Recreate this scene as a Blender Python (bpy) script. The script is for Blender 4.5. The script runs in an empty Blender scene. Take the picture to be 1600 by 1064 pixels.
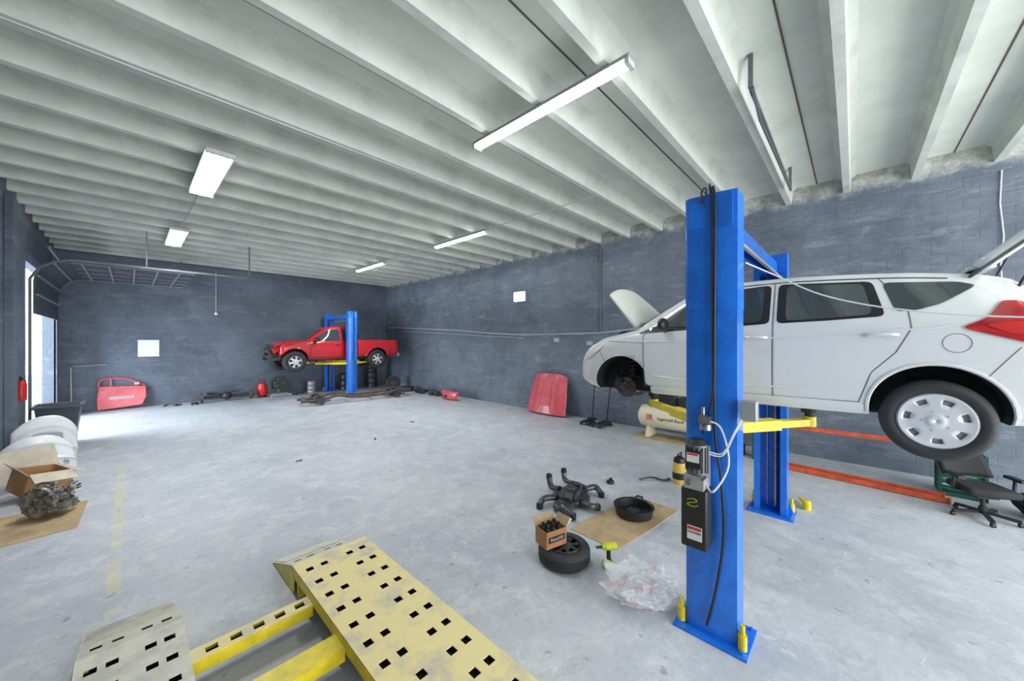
import bpy, bmesh, math, random
from mathutils import Vector, Matrix, Euler, noise
from mathutils.bvhtree import BVHTree
from mathutils.geometry import delaunay_2d_cdt
random.seed(7)
S=bpy.context.scene
COL=S.collection
pi=math.pi
# ---------------------------------------------------------------- materials
def M(name,col,rough=.5,metal=0,var=.0,scale=4,bump=0,bscale=40,col2=None,emit=0,alpha=1,trans=0,coat=0,lo=.4,hi=.62):
    m=bpy.data.materials.new(name); m.use_nodes=True
    nt=m.node_tree; b=nt.nodes['Principled BSDF']
    b.inputs['Base Color'].default_value=(*col,1); b.inputs['Roughness'].default_value=rough
    b.inputs['Metallic'].default_value=metal
    if coat: b.inputs['Coat Weight'].default_value=coat; b.inputs['Coat Roughness'].default_value=.06
    if trans: b.inputs['Transmission Weight'].default_value=trans
    if alpha<1: b.inputs['Alpha'].default_value=alpha
    if emit:
        b.inputs['Emission Color'].default_value=(*col,1); b.inputs['Emission Strength'].default_value=emit
    tc=nt.nodes.new('ShaderNodeTexCoord')
    if var or col2:
        n=nt.nodes.new('ShaderNodeTexNoise'); n.inputs['Scale'].default_value=scale; n.inputs['Detail'].default_value=6; n.inputs['Roughness'].default_value=.65
        nt.links.new(tc.outputs['Object'],n.inputs['Vector'])
        r=nt.nodes.new('ShaderNodeValToRGB'); r.color_ramp.elements[0].position=lo; r.color_ramp.elements[1].position=hi
        c2=col2 if col2 else tuple(c*(1-var) for c in col)
        r.color_ramp.elements[0].color=(*c2,1); r.color_ramp.elements[1].color=(*col,1)
        nt.links.new(n.outputs['Fac'],r.inputs['Fac']); nt.links.new(r.outputs['Color'],b.inputs['Base Color'])
    if bump:
        n2=nt.nodes.new('ShaderNodeTexNoise'); n2.inputs['Scale'].default_value=bscale; n2.inputs['Detail'].default_value=4
        nt.links.new(tc.outputs['Object'],n2.inputs['Vector'])
        bp=nt.nodes.new('ShaderNodeBump'); bp.inputs['Strength'].default_value=bump; bp.inputs['Distance'].default_value=.02
        nt.links.new(n2.outputs['Fac'],bp.inputs['Height']); nt.links.new(bp.outputs['Normal'],b.inputs['Normal'])
    return m
def node(nt,t,**k):
    n=nt.nodes.new(t)
    for a,v in k.items(): setattr(n,a,v)
    return n
def math_(nt,op,a,b=None,clamp=False):
    n=nt.nodes.new('ShaderNodeMath'); n.operation=op; n.use_clamp=clamp
    for i,x in enumerate((a,b)):
        if x is None: continue
        if isinstance(x,(int,float)): n.inputs[i].default_value=x
        else: nt.links.new(x,n.inputs[i])
    return n.outputs[0]
def mixc(nt,f,a,b):
    n=nt.nodes.new('ShaderNodeMix'); n.data_type='RGBA'
    if isinstance(f,(int,float)): n.inputs[0].default_value=f
    else: nt.links.new(f,n.inputs[0])
    for i,x in ((6,a),(7,b)):
        if isinstance(x,tuple): n.inputs[i].default_value=(*x,1)
        else: nt.links.new(x,n.inputs[i])
    return n.outputs[2]
def nz(nt,vec,scale,detail=6,rough=.6,lo=.4,hi=.6,dist=0):
    n=nt.nodes.new('ShaderNodeTexNoise'); n.inputs['Scale'].default_value=scale; n.inputs['Detail'].default_value=detail; n.inputs['Roughness'].default_value=rough; n.inputs['Distortion'].default_value=dist
    nt.links.new(vec,n.inputs['Vector'])
    mr=nt.nodes.new('ShaderNodeMapRange'); mr.inputs[1].default_value=lo; mr.inputs[2].default_value=hi
    nt.links.new(n.outputs['Fac'],mr.inputs[0]); return mr.outputs[0]
def wall_mat(name,base,light,scuff,whitetop=False):
    m=bpy.data.materials.new(name); m.use_nodes=True; nt=m.node_tree; b=nt.nodes['Principled BSDF']
    tc=node(nt,'ShaderNodeTexCoord'); sx=node(nt,'ShaderNodeSeparateXYZ'); nt.links.new(tc.outputs['Object'],sx.inputs[0])
    u=math_(nt,'ADD',sx.outputs[0],sx.outputs[1]); cb=node(nt,'ShaderNodeCombineXYZ'); nt.links.new(u,cb.inputs[0]); nt.links.new(sx.outputs[2],cb.inputs[1])
    br=node(nt,'ShaderNodeTexBrick'); nt.links.new(cb.outputs[0],br.inputs['Vector'])
    br.inputs['Scale'].default_value=1; br.inputs['Brick Width'].default_value=.4; br.inputs['Row Height'].default_value=.2; br.inputs['Mortar Size'].default_value=.010; br.inputs['Mortar Smooth'].default_value=.6
    br.inputs['Color1'].default_value=(0,0,0,1); br.inputs['Color2'].default_value=(1,1,1,1); br.inputs['Mortar'].default_value=(.5,.5,.5,1)
    n1=nz(nt,tc.outputs['Object'],.5,9,.68,.36,.64)
    n2=nz(nt,tc.outputs['Object'],3.0,10,.78,.42,.72)
    st=node(nt,'ShaderNodeMapping'); st.inputs['Scale'].default_value=(.6,2.6,1); nt.links.new(cb.outputs[0],st.inputs['Vector'])
    n3=nz(nt,st.outputs[0],1.5,12,.80,.53,.66,.5)
    n4=nz(nt,tc.outputs['Object'],7,8,.75,.56,.70)
    n5=nz(nt,tc.outputs['Object'],1.1,6,.7,.42,.64)
    c=mixc(nt,n1,base,light)
    c=mixc(nt,math_(nt,'MULTIPLY',n2,.32),c,tuple(x*1.5 for x in light))
    c=mixc(nt,math_(nt,'MULTIPLY',n3,.45),c,scuff)
    c=mixc(nt,math_(nt,'MULTIPLY',n4,.40),c,tuple(x*.4 for x in base))
    c=mixc(nt,math_(nt,'MULTIPLY',br.outputs['Color'],.06),c,tuple(x*.5 for x in base))
    c=mixc(nt,math_(nt,'MULTIPLY',br.outputs['Fac'],math_(nt,'ADD',math_(nt,'MULTIPLY',n5,.24),.06)),c,tuple(x*.35 for x in base))
    if whitetop:
        nn=nz(nt,tc.outputs['Object'],3,5,.65,.25,.75)
        e=math_(nt,'ADD',sx.outputs[2],math_(nt,'MULTIPLY',nn,.24))
        g=math_(nt,'MULTIPLY',math_(nt,'SUBTRACT',e,6.02),6,True)
        d=nz(nt,tc.outputs['Object'],5,6,.7,.4,.6)
        c=mixc(nt,g,c,mixc(nt,d,(.32,.33,.31),(.58,.60,.55)))
    nt.links.new(c,b.inputs['Base Color']); b.inputs['Roughness'].default_value=.55
    bp=node(nt,'ShaderNodeBump'); bp.inputs['Strength'].default_value=.45; bp.inputs['Distance'].default_value=.012
    h=math_(nt,'SUBTRACT',math_(nt,'MULTIPLY',n2,1.0),math_(nt,'MULTIPLY',br.outputs['Fac'],.7)); nt.links.new(h,bp.inputs['Height']); nt.links.new(bp.outputs['Normal'],b.inputs['Normal'])
    return m
def floor_mat():
    m=bpy.data.materials.new('worn_concrete'); m.use_nodes=True; nt=m.node_tree; b=nt.nodes['Principled BSDF']
    tc=node(nt,'ShaderNodeTexCoord'); P=tc.outputs['Object']; sx=node(nt,'ShaderNodeSeparateXYZ'); nt.links.new(P,sx.inputs[0])
    a=nz(nt,P,.4,10,.68,.36,.66,.3); c=mixc(nt,a,(.41,.435,.475),(.55,.575,.605))
    d=nz(nt,P,2.0,12,.78,.48,.66,.4); c=mixc(nt,math_(nt,'MULTIPLY',d,.55),c,(.74,.755,.765))
    e=nz(nt,P,1.3,12,.8,.54,.70,.5); c=mixc(nt,math_(nt,'MULTIPLY',e,.55),c,(.27,.285,.305))
    g=nz(nt,P,14,8,.8,.48,.72); c=mixc(nt,math_(nt,'MULTIPLY',g,.36),c,(.24,.25,.26))
    s=nz(nt,P,5.5,5,.6,.65,.69); c=mixc(nt,math_(nt,'MULTIPLY',s,.50),c,(.14,.14,.14))
    s2=nz(nt,P,3.2,9,.8,.60,.65,1.0); c=mixc(nt,math_(nt,'MULTIPLY',s2,.50),c,(.80,.81,.81))
    dx=math_(nt,'ABSOLUTE',math_(nt,'ADD',sx.outputs[0],.12)); l=math_(nt,'LESS_THAN',dx,.055)
    y1=math_(nt,'GREATER_THAN',sx.outputs[1],5.3); y2=math_(nt,'LESS_THAN',sx.outputs[1],11.2)
    wn=nz(nt,P,3.5,8,.7,.43,.60)
    l=math_(nt,'MULTIPLY',math_(nt,'MULTIPLY',l,wn),math_(nt,'MULTIPLY',y1,y2)); c=mixc(nt,math_(nt,'MULTIPLY',l,.65),c,(.68,.60,.28))
    nt.links.new(c,b.inputs['Base Color'])
    mr=math_(nt,'ADD',math_(nt,'MULTIPLY',a,-.2),.60); nt.links.new(mr,b.inputs['Roughness'])
    bp=node(nt,'ShaderNodeBump'); bp.inputs['Strength'].default_value=.22; bp.inputs['Distance'].default_value=.01
    nt.links.new(d,bp.inputs['Height']); nt.links.new(bp.outputs['Normal'],b.inputs['Normal'])
    return m

WALLR=wall_mat('painted_block_right',(.092,.116,.155),(.18,.212,.265),(.42,.45,.50),True)
WALLB=wall_mat('painted_block_back',(.078,.097,.133),(.14,.168,.215),(.30,.34,.40))
FLOOR=floor_mat()
CEIL=M('ceiling_paint',(.76,.79,.71),.75,col2=(.62,.65,.58),scale=.7,lo=.3,hi=.6)
JOIST=M('joist_paint',(.64,.67,.61),.65,col2=(.50,.53,.48),scale=1.6,lo=.30,hi=.56)
FIXT=M('fixture_enamel',(.34,.35,.35),.5)
BLUE=M('blue_enamel',(.014,.19,.80),.32,var=.22,scale=5,coat=.3)
BLUED=M('dark_blue_steel',(.02,.09,.32),.5)
YEL=M('yellow_enamel',(.84,.66,.03),.4,var=.25,scale=6)
YELW=M('worn_yellow_paint',(.80,.67,.32),.65,col2=(.56,.50,.38),scale=3.0,lo=.34,hi=.50,bump=.03,bscale=12)
YELB=M('worn_cream_paint',(.68,.65,.53),.65,col2=(.50,.48,.43),scale=3.6,lo=.36,hi=.54,bump=.03,bscale=12)
WHITE=M('white_car_paint',(.78,.79,.78),.16,coat=.8)
CREAM=M('cream_primer',(.76,.75,.68),.5)
GLASS=M('tinted_glass',(.05,.065,.07),.03,coat=.8)
BLACK=M('black_plastic',(.014,.014,.016),.42)
RUB=M('tire_rubber',(.03,.03,.032),.7)
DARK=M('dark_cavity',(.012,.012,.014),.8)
GAP=M('gap_shadow',(.16,.16,.16),.8)
CAPB=M('cover_backing',(.30,.30,.31),.6)
STEEL=M('bare_steel',(.45,.45,.45),.35,metal=.9,var=.4,scale=14)
DSTEEL=M('oily_dark_steel',(.085,.085,.09),.45,metal=.5,var=.6,scale=14,bump=.2)
RUST=M('rusty_iron',(.16,.11,.085),.7,metal=.2,col2=(.06,.055,.055),scale=12,bump=.2)
SILV=M('silver_cover',(.66,.67,.68),.32,metal=.1,coat=.2)
ALLOY=M('alloy',(.66,.67,.69),.28,metal=.5)
RED=M('red_car_paint',(.58,.014,.025),.28,coat=.5)
REDF=M('faded_red_paint',(.72,.13,.16),.38,col2=(.60,.08,.10),scale=2,coat=.3)
REDD=M('red_plastic',(.6,.02,.02),.35)
TAIL=M('red_lens',(.58,.008,.012),.08,coat=.9,var=.4,scale=6)
LENS=M('clear_lens',(.7,.72,.74),.1,coat=.6)
CARD=M('cardboard',(.50,.36,.20),.8,var=.25,scale=4)
CARDO=M('orange_brown_carton',(.56,.31,.13),.75,var=.25,scale=3)
CARDP=M('pale_cardboard',(.66,.58,.46),.8,var=.2,scale=4)
CREAMT=M('cream_enamel',(.82,.73,.52),.35)
ORG=M('orange_enamel',(.78,.13,.05),.45,var=.35,scale=8)
PAPER=M('white_paper',(.82,.83,.84),.7)
LABW=M('white_label',(.75,.75,.73),.5)
TXTR=M('red_print',(.6,.03,.03),.5); TXTK=M('black_print',(.02,.02,.02),.5)
GREEN=M('green_plastic',(.01,.09,.07),.5)
LIME=M('lime_plastic',(.55,.62,.03),.45)
TUBE=M('lamp_tube',(1,1,1),.4,emit=6)
TUBEB=M('bright_lamp_tube',(1,1,1),.4,emit=14)
FLOOD=M('lamp_lens',(.95,1,1),.4,emit=6)
GALV=M('galvanised',(.42,.43,.44),.45,metal=.4)
WPIPE=M('painted_conduit',(.40,.43,.48),.5)
CPIPE=M('pale_conduit',(.55,.56,.56),.5)
TRK=M('dark_track',(.16,.175,.19),.5,metal=.3)
WCORD=M('white_cord',(.70,.71,.72),.5)
PLWH=M('white_plastic',(.86,.87,.88),.35,var=.08,scale=3)
DOORM=M('grey_door_panel',(.06,.07,.085),.6,var=.3,scale=3)
BEIGE=M('beige_stucco',(.62,.55,.43),.8)
ASPH=M('pavement',(.5,.5,.49),.85,var=.2)
MESHF=M('chair_fabric',(.02,.02,.022),.85)
BAG=M('clear_film',(.88,.90,.92),.08,coat=.8,col2=(.62,.22,.24),scale=2.6,lo=.36,hi=.44)
BAG.node_tree.nodes['Principled BSDF'].inputs['Alpha'].default_value=.36
JNT=M('slab_joint',(.10,.09,.07),.8)
# ---------------------------------------------------------------- mesh builder
def rotm(r):
    return Euler(r).to_matrix() if r else Matrix.Identity(3)
class MB:
    def __init__(s): s.v=[]; s.f=[]; s.m=[]
    def add(s,vs,fs,mi=0):
        o=len(s.v); s.v+= [Vector(v) for v in vs]
        for f in fs: s.f.append([o+i for i in f]); s.m.append(mi)
        return s
    def box(s,c,d,rot=None,mi=0,taper=1):
        R=rotm(rot); c=Vector(c); vs=[]
        for z in (-1,1):
            k=taper if z>0 else 1
            for x,y in ((-1,-1),(1,-1),(1,1),(-1,1)):
                vs.append(c+R@Vector((x*d[0]/2*k,y*d[1]/2*k,z*d[2]/2)))
        return s.add(vs,[(3,2,1,0),(4,5,6,7),(0,1,5,4),(1,2,6,5),(2,3,7,6),(3,0,4,7)],mi)
    def bar(s,p0,p1,w,h,mi=0,up=(0,0,1)):
        p0=Vector(p0);p1=Vector(p1); a=(p1-p0).normalized(); u=Vector(up)
        sd=a.cross(u)
        if sd.length<1e-4: sd=a.cross(Vector((1,0,0)))
        sd.normalize(); u=sd.cross(a).normalized(); vs=[]
        for p in (p0,p1):
            for i,j in ((-1,-1),(1,-1),(1,1),(-1,1)): vs.append(p+sd*i*w/2+u*j*h/2)
        return s.add(vs,[(3,2,1,0),(4,5,6,7),(0,1,5,4),(1,2,6,5),(2,3,7,6),(3,0,4,7)],mi)
    def cyl(s,p0,p1,r,r1=None,n=18,mi=0):
        if r1 is None: r1=r
        p0=Vector(p0);p1=Vector(p1); a=(p1-p0).normalized(); q=a.to_track_quat('Z','Y').to_matrix(); vs=[]
        for p,rr in ((p0,r),(p1,r1)):
            for i in range(n):
                t=2*pi*i/n; vs.append(p+q@Vector((math.cos(t)*rr,math.sin(t)*rr,0)))
        fs=[(i,(i+1)%n,n+(i+1)%n,n+i) for i in range(n)]+[tuple(range(n-1,-1,-1)),tuple(range(n,2*n))]
        return s.add(vs,fs,mi)
    def tube(s,pts,r,n=8,mi=0,closed=False):
        pts=[Vector(p) for p in pts]; N=len(pts); vs=[]; up=None
        for i,p in enumerate(pts):
            if closed: a=pts[(i+1)%N]-pts[i-1]
            else: a=pts[min(i+1,N-1)]-pts[max(i-1,0)]
            a.normalize()
            if up is None: up=a.orthogonal().normalized()
            else:
                up=(up-a*up.dot(a))
                up=up.normalized() if up.length>1e-5 else a.orthogonal().normalized()
            w=a.cross(up); rr=r[i] if isinstance(r,(list,tuple)) else r
            for k in range(n):
                t=2*pi*k/n; vs.append(p+(up*math.cos(t)+w*math.sin(t))*rr)
        fs=[]
        for i in range(N if closed else N-1):
            j=(i+1)%N
            for k in range(n): fs.append((i*n+k,i*n+(k+1)%n,j*n+(k+1)%n,j*n+k))
        if not closed: fs+= [tuple(range(n-1,-1,-1)),tuple((N-1)*n+k for k in range(n))]
        return s.add(vs,fs,mi)
    def lathe(s,prof,c=(0,0,0),rot=None,n=40,mi=0,closed=False):
        R=rotm(rot); c=Vector(c); vs=[]; L=len(prof)
        for i in range(n):
            t=2*pi*i/n
            for r,h in prof: vs.append(c+R@Vector((r*math.cos(t),r*math.sin(t),h)))
        fs=[]
        for i in range(n):
            j=(i+1)%n
            for k in range(L if closed else L-1):
                k2=(k+1)%L; fs.append((i*L+k,j*L+k,j*L+k2,i*L+k2))
        return s.add(vs,fs,mi)
    def prism(s,poly,z0,z1,T=None,mi=0):
        T=T or (lambda p:Vector(p)); n=len(poly)
        vs=[T((x,y,z0)) for x,y in poly]+[T((x,y,z1)) for x,y in poly]
        fs=[(i,(i+1)%n,n+(i+1)%n,n+i) for i in range(n)]+[tuple(range(n-1,-1,-1)),tuple(range(n,2*n))]
        return s.add(vs,fs,mi)
    def helix(s,c,R,r,h,turns,n=14,mi=0):
        N=int(turns*n); pts=[(c[0]+R*math.cos(2*pi*i/n),c[1]+R*math.sin(2*pi*i/n),c[2]+h*i/N) for i in range(N+1)]
        return s.tube(pts,r,6,mi)
    def sphere(s,c,r,mi=0,n=14,sc=(1,1,1)):
        prof=[(max(1e-4,math.sin(pi*i/n))*r,-math.cos(pi*i/n)*r) for i in range(n+1)]
        o=len(s.v); s.lathe(prof,(0,0,0),None,2*n,mi)
        for i in range(o,len(s.v)):
            v=s.v[i]; s.v[i]=Vector((c[0]+v.x*sc[0],c[1]+v.y*sc[1],c[2]+v.z*sc[2]))
        return s
    def mesh(s,name,mats,ang=35,flat=False):
        me=bpy.data.meshes.new(name); me.from_pydata([tuple(v) for v in s.v],[],s.f)
        for m in (mats if isinstance(mats,(list,tuple)) else [mats]): me.materials.append(m)
        for p,mi in zip(me.polygons,s.m): p.material_index=mi
        bm=bmesh.new(); bm.from_mesh(me); bmesh.ops.recalc_face_normals(bm,faces=bm.faces); bm.to_mesh(me); bm.free()
        if not flat:
            me.polygons.foreach_set('use_smooth',[True]*len(me.polygons)); me.set_sharp_from_angle(angle=math.radians(ang))
        me.update()
        return me
    def obj(s,name,mats,parent=None,bevel=0,solid=0,label=None,cat=None,kind=None,loc=None,rot=None,ang=35,flat=False):
        o=bpy.data.objects.new(name,s.mesh(name,mats,ang=ang,flat=flat)); COL.objects.link(o)
        if parent: o.parent=parent
        if loc: o.location=loc
        if rot: o.rotation_euler=rot
        if solid:
            m=o.modifiers.new('s','SOLIDIFY'); m.thickness=solid; m.offset=0
        if bevel:
            m=o.modifiers.new('b','BEVEL'); m.width=bevel; m.segments=2; m.limit_method='ANGLE'; m.angle_limit=math.radians(50)
        if label: o['label']=label
        if cat: o['category']=cat
        if kind: o['kind']=kind
        return o
def thing(name,label,cat,loc=(0,0,0),rz=0,rot=None,group=None):
    o=bpy.data.objects.new(name,None); o.empty_display_size=.1; COL.objects.link(o)
    o.location=loc; o.rotation_euler=rot if rot else (0,0,rz); o['label']=label; o['category']=cat
    if group: o['group']=group
    return o
def copy_tree(src,loc,rot=None,label=None):
    n=src.copy(); COL.objects.link(n); n.location=loc
    if rot: n.rotation_euler=rot
    if label: n['label']=label
    def rec(a,b):
        for c in [x for x in bpy.data.objects if x.parent==a]:
            k=c.copy(); COL.objects.link(k); k.parent=b; k.matrix_parent_inverse=c.matrix_parent_inverse.copy(); rec(c,k)
    rec(src,n); return n
def text(body,size,mat,parent,name,loc,rot,ext=.001):
    cu=bpy.data.curves.new(name,'FONT'); cu.body=body; cu.size=size; cu.extrude=ext; cu.align_x='CENTER'; cu.align_y='CENTER'
    t=bpy.data.objects.new(name,cu); COL.objects.link(t)
    dg=bpy.context.evaluated_depsgraph_get(); me=bpy.data.meshes.new_from_object(t.evaluated_get(dg)); bpy.data.objects.remove(t)
    me.materials.clear(); me.materials.append(mat)
    o=bpy.data.objects.new(name,me); COL.objects.link(o); o.parent=parent; o.location=loc; o.rotation_euler=rot
    return o
def pchip(tab,x):
    xs=[r[0] for r in tab]
    if x<=xs[0]: return list(tab[0][1:])
    if x>=xs[-1]: return list(tab[-1][1:])
    i=max(k for k in range(len(xs)-1) if xs[k]<=x); h=xs[i+1]-xs[i]; t=(x-xs[i])/h; out=[]
    for c in range(1,len(tab[0])):
        def sl(k): return (tab[k+1][c]-tab[k][c])/(xs[k+1]-xs[k])
        def dv(k):
            if k==0: return sl(0)
            if k==len(xs)-1: return sl(k-1)
            a,b=sl(k-1),sl(k)
            return 0 if a*b<=0 else 2*a*b/(a+b)
        y0,y1=tab[i][c],tab[i+1][c]; m0,m1=dv(i)*h,dv(i+1)*h
        out.append((2*t**3-3*t*t+1)*y0+(t**3-2*t*t+t)*m0+(-2*t**3+3*t*t)*y1+(t**3-t*t)*m1)
    return out
def catmull(P,n=4):
    out=[]; N=len(P)
    for i in range(N-1):
        p0=P[max(i-1,0)];p1=P[i];p2=P[i+1];p3=P[min(i+2,N-1)]
        for k in range(n):
            t=k/n; q=[]
            for a in range(len(p1)):
                q.append(.5*(2*p1[a]+(p2[a]-p0[a])*t+(2*p0[a]-5*p1[a]+4*p2[a]-p3[a])*t*t+(3*p1[a]-p0[a]-3*p2[a]+p3[a])*t**3))
            out.append(tuple(q))
    out.append(tuple(P[-1])); return out
def loft_body(tab,ns=90):
    x0,x1=tab[0][0],tab[-1][0]; mb=MB(); rings=[]
    for i in range(ns+1):
        x=x0+(x1-x0)*i/ns
        zb,ws,wm,zbe,wb,zt,wt=pchip(tab,x); zm=zb+(zbe-zb)*.5; e=min(.06,(zt-zbe)*.45)
        P=[(0,zb),(ws*.8,zb),(ws,zb+.035),(wm-.012,zb+(zbe-zb)*.22),(wm,zm),(wm-.012,zbe-(zbe-zb)*.16),(wb,zbe),(wb*.5+wt*.5+.012,zbe*.5+(zt-e)*.5),(wt,zt-e),(wt*.82,zt-e*.25),(0,zt)]
        h=catmull(P,4); ring=[(x,y,z) for y,z in h]+[(x,-y,z) for y,z in h[-2:0:-1]]; rings.append(ring)
    n=len(rings[0]); vs=[v for r in rings for v in r]; fs=[]
    for i in range(ns):
        for k in range(n): fs.append((i*n+k,i*n+(k+1)%n,(i+1)*n+(k+1)%n,(i+1)*n+k))
    fs+= [tuple(range(n-1,-1,-1)),tuple(ns*n+k for k in range(n))]
    mb.add(vs,fs,0); return mb
def boolcut(o,cutters):
    for c in cutters:
        m=o.modifiers.new('c','BOOLEAN'); m.object=c; m.operation='DIFFERENCE'; m.solver='EXACT'
        try: m.material_mode='TRANSFER'
        except Exception: pass
    dg=bpy.context.evaluated_depsgraph_get(); dg.update(); me=bpy.data.meshes.new_from_object(o.evaluated_get(dg))
    o.modifiers.clear(); o.data=me
    for c in cutters: bpy.data.objects.remove(c)
class Surf:
    def __init__(s,mb):
        s.b=BVHTree.FromPolygons([tuple(v) for v in mb.v],[f for f in mb.f])
    def hit(s,x,z,side=1):
        r=s.b.ray_cast(Vector((x,3*side,z)),Vector((0,-side,0)))
        if r[0] is None: return None
        return r[0],r[1]
    def pt(s,x,z,side=1,off=.005):
        h=s.hit(x,z,side)
        if not h: return Vector((x,.5*side,z))
        p,n=h
        if n.y*side<0: n=-n
        return p+n*off
    def patch(s,outline,side=1,off=.005,step=.05):
        O=outline; dens=[]
        for i in range(len(O)):
            a=Vector(O[i]);b=Vector(O[(i+1)%len(O)]); k=max(1,int((b-a).length/step))
            for j in range(k): dens.append(a.lerp(b,j/k))
        nb=len(dens); xs=[p.x for p in dens]; zs=[p.y for p in dens]; pts=list(dens)
        x=min(xs)+step/2
        while x<max(xs):
            z=min(zs)+step/2
            while z<max(zs):
                q=Vector((x,z)); ins=False; j=nb-1
                for i in range(nb):
                    a,b=dens[i],dens[j]
                    if (a.y>z)!=(b.y>z) and x<(b.x-a.x)*(z-a.y)/(b.y-a.y)+a.x: ins=not ins
                    j=i
                if ins and min((q-d).length for d in dens)>step*.35: pts.append(q)
                z+=step
            x+=step
        r=delaunay_2d_cdt(pts,[],[list(range(nb))],1,1e-6)
        mb=MB(); mb.add([s.pt(v.x,v.y,side,off) for v in r[0]],[list(f) for f in r[2]]); return mb
    def seam(s,mb,line,side=1,r=.005,off=.001,step=.04,mi=0):
        pts=[]
        for i in range(len(line)-1):
            a=Vector(line[i]);b=Vector(line[i+1]);k=max(1,int((b-a).length/step))
            for j in range(k): pts.append(a.lerp(b,j/k))
        pts.append(Vector(line[-1])); mb.tube([s.pt(p.x,p.y,side,off) for p in pts],r,6,mi)
def rnd(poly,n=3):
    P=[tuple(p) for p in poly]; out=[]
    N=len(P)
    for i in range(N):
        a=Vector(P[i-1]);b=Vector(P[i]);c=Vector(P[(i+1)%N])
        p0=b.lerp(a,min(.22,.05/max((a-b).length,.001))); p1=b.lerp(c,min(.22,.05/max((c-b).length,.001)))
        for k in range(n+1):
            t=k/n; q=p0.lerp(b,t).lerp(b.lerp(p1,t),t); out.append((q.x,q.y))
    return out
def cover(mb,prof,n,r0,r1,duty,mi=0,sub=6):
    rs=[p[0] for p in prof]; A=n*sub; vs=[]
    for r,h in prof:
        for a in range(A):
            t=2*pi*a/A; vs.append((r*math.cos(t),h,r*math.sin(t)))
    fs=[]
    for i in range(len(prof)-1):
        rm=(rs[i]+rs[i+1])/2
        for a in range(A):
            if r0<rm<r1 and (a%sub)<duty: continue
            fs.append((i*A+a,i*A+(a+1)%A,(i+1)*A+(a+1)%A,(i+1)*A+a))
    mb.add(vs,fs,mi)
def build_wheel(parent,loc,R,W,rim,mat,n,duty,rot=(0,0,0),name='wheel',cap=False):
    w=bpy.data.objects.new(name,None); COL.objects.link(w); w.parent=parent; w.location=loc; w.rotation_euler=rot
    h=W/2; t=MB()
    prof=[(rim,-h*.82),(rim+.02,-h*.95),((R+rim)/2,-h*1.06),(R-.03,-h*.95),(R-.006,-h*.72),(R,-h*.4)]
    for k in (-.38,-.13,.13,.38):
        prof+=[(R,h*(k-.05)),(R-.009,h*(k-.03)),(R-.009,h*(k+.03)),(R,h*(k+.05))]
    prof+=[(R,h*.4),(R-.006,h*.72),(R-.03,h*.95),((R+rim)/2,h*1.06),(rim+.02,h*.95),(rim,h*.82)]
    t.lathe(prof,rot=(pi/2,0,0),n=64,closed=True); t.obj('tire',RUB,w,ang=50)
    c=MB()
    if cap:
        cover(c,[(rim+.006,h*.86),(rim-.006,h*1.0),(rim*.93,h*.98),(rim*.84,h*.95),(rim*.74,h*.94),(rim*.66,h*.95),(rim*.5,h*.97),(rim*.36,h*.99),(rim*.25,h*1.0),(rim*.22,h*1.05),(.001,h*1.07)],n,rim*.66,rim*.88,4,0,sub=10)
        c.obj('wheel_cover',mat,w,solid=.006,ang=40)
        l=MB()
        for i in range(5):
            a=2*pi*i/5; l.cyl((rim*.36*math.cos(a),h*.97,rim*.36*math.sin(a)),(rim*.36*math.cos(a),h*1.04,rim*.36*math.sin(a)),.007,n=8)
        l.obj('lug_nut_ring',GALV,w)
    else:
        cover(c,[(rim+.004,h*.86),(rim-.012,h*.98),(rim*.93,h*.80),(rim*.86,h*.72),(rim*.62,h*.78),(rim*.5,h*.84),(rim*.36,h*.86),(rim*.28,h*.8),(rim*.2,h*.9),(.001,h*.95)],n,rim*.5,rim*.9,duty,0)
        c.obj('wheel_rim',mat,w,solid=.008,ang=40)
    d=MB(); d.lathe([(rim,-h*.82),(rim-.015,-h*.6),(rim-.03,h*.3),(rim*.9,h*.80 if cap else h*.35),(.001,h*.80 if cap else h*.35)],rot=(-pi/2,0,0),n=40)
    d.obj('rim_barrel',CAPB if cap else DSTEEL,w); return w
# ---------------------------------------------------------------- room
LW,RW,NB,BK=-1.83,10.9,-7.0,21.1; JZ,CZ=5.97,6.32
MB().box(((LW+RW)/2,(NB+BK)/2,-.1),(RW-LW+.4,BK-NB+.4,.2)).obj('floor',FLOOR,kind='structure')
MB().box(((LW+RW)/2,(NB+BK)/2,CZ+.1),(RW-LW+.4,BK-NB+.4,.2)).obj('ceiling',CEIL,kind='structure')
MB().box((RW+.1,(NB+BK)/2,CZ/2),(.2,BK-NB+.4,CZ)).obj('wall_right',WALLR,kind='structure')
MB().box(((LW+RW)/2,BK+.1,CZ/2),(RW-LW,.2,CZ)).obj('wall_back',WALLB,kind='structure')
D0,D1,DH=15.4,19.9,4.75
w=MB(); w.box((LW-.1,(NB+D0)/2,CZ/2),(.2,D0-NB,CZ)); w.box((LW-.1,(D1+BK)/2,CZ/2),(.2,BK-D1,CZ)); w.box((LW-.1,(D0+D1)/2,(DH+CZ)/2),(.2,D1-D0,CZ-DH))
w.obj('wall_left',WALLB,kind='structure')
k=1
y=.12-1.02*6
while y<BK-.2:
    T=lambda p:Vector((p[2],p[0],p[1]))
    m=MB(); m.prism([(y-.055,JZ),(y+.055,JZ),(y+.08,CZ-.06),(y+.16,CZ),(y-.16,CZ),(y-.08,CZ-.06)],LW,RW-.002,T); m.obj('trim_%d'%k,JOIST,kind='structure'); k+=1
    y+=1.02
for i,yy in enumerate([-1.40,.62,2.66,4.70,6.74]):
    MB().box(((LW+RW)/2,yy,CZ-.004),(RW-LW,.018,.012)).obj('trim_%d'%k,JNT,kind='structure'); k+=1
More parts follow.
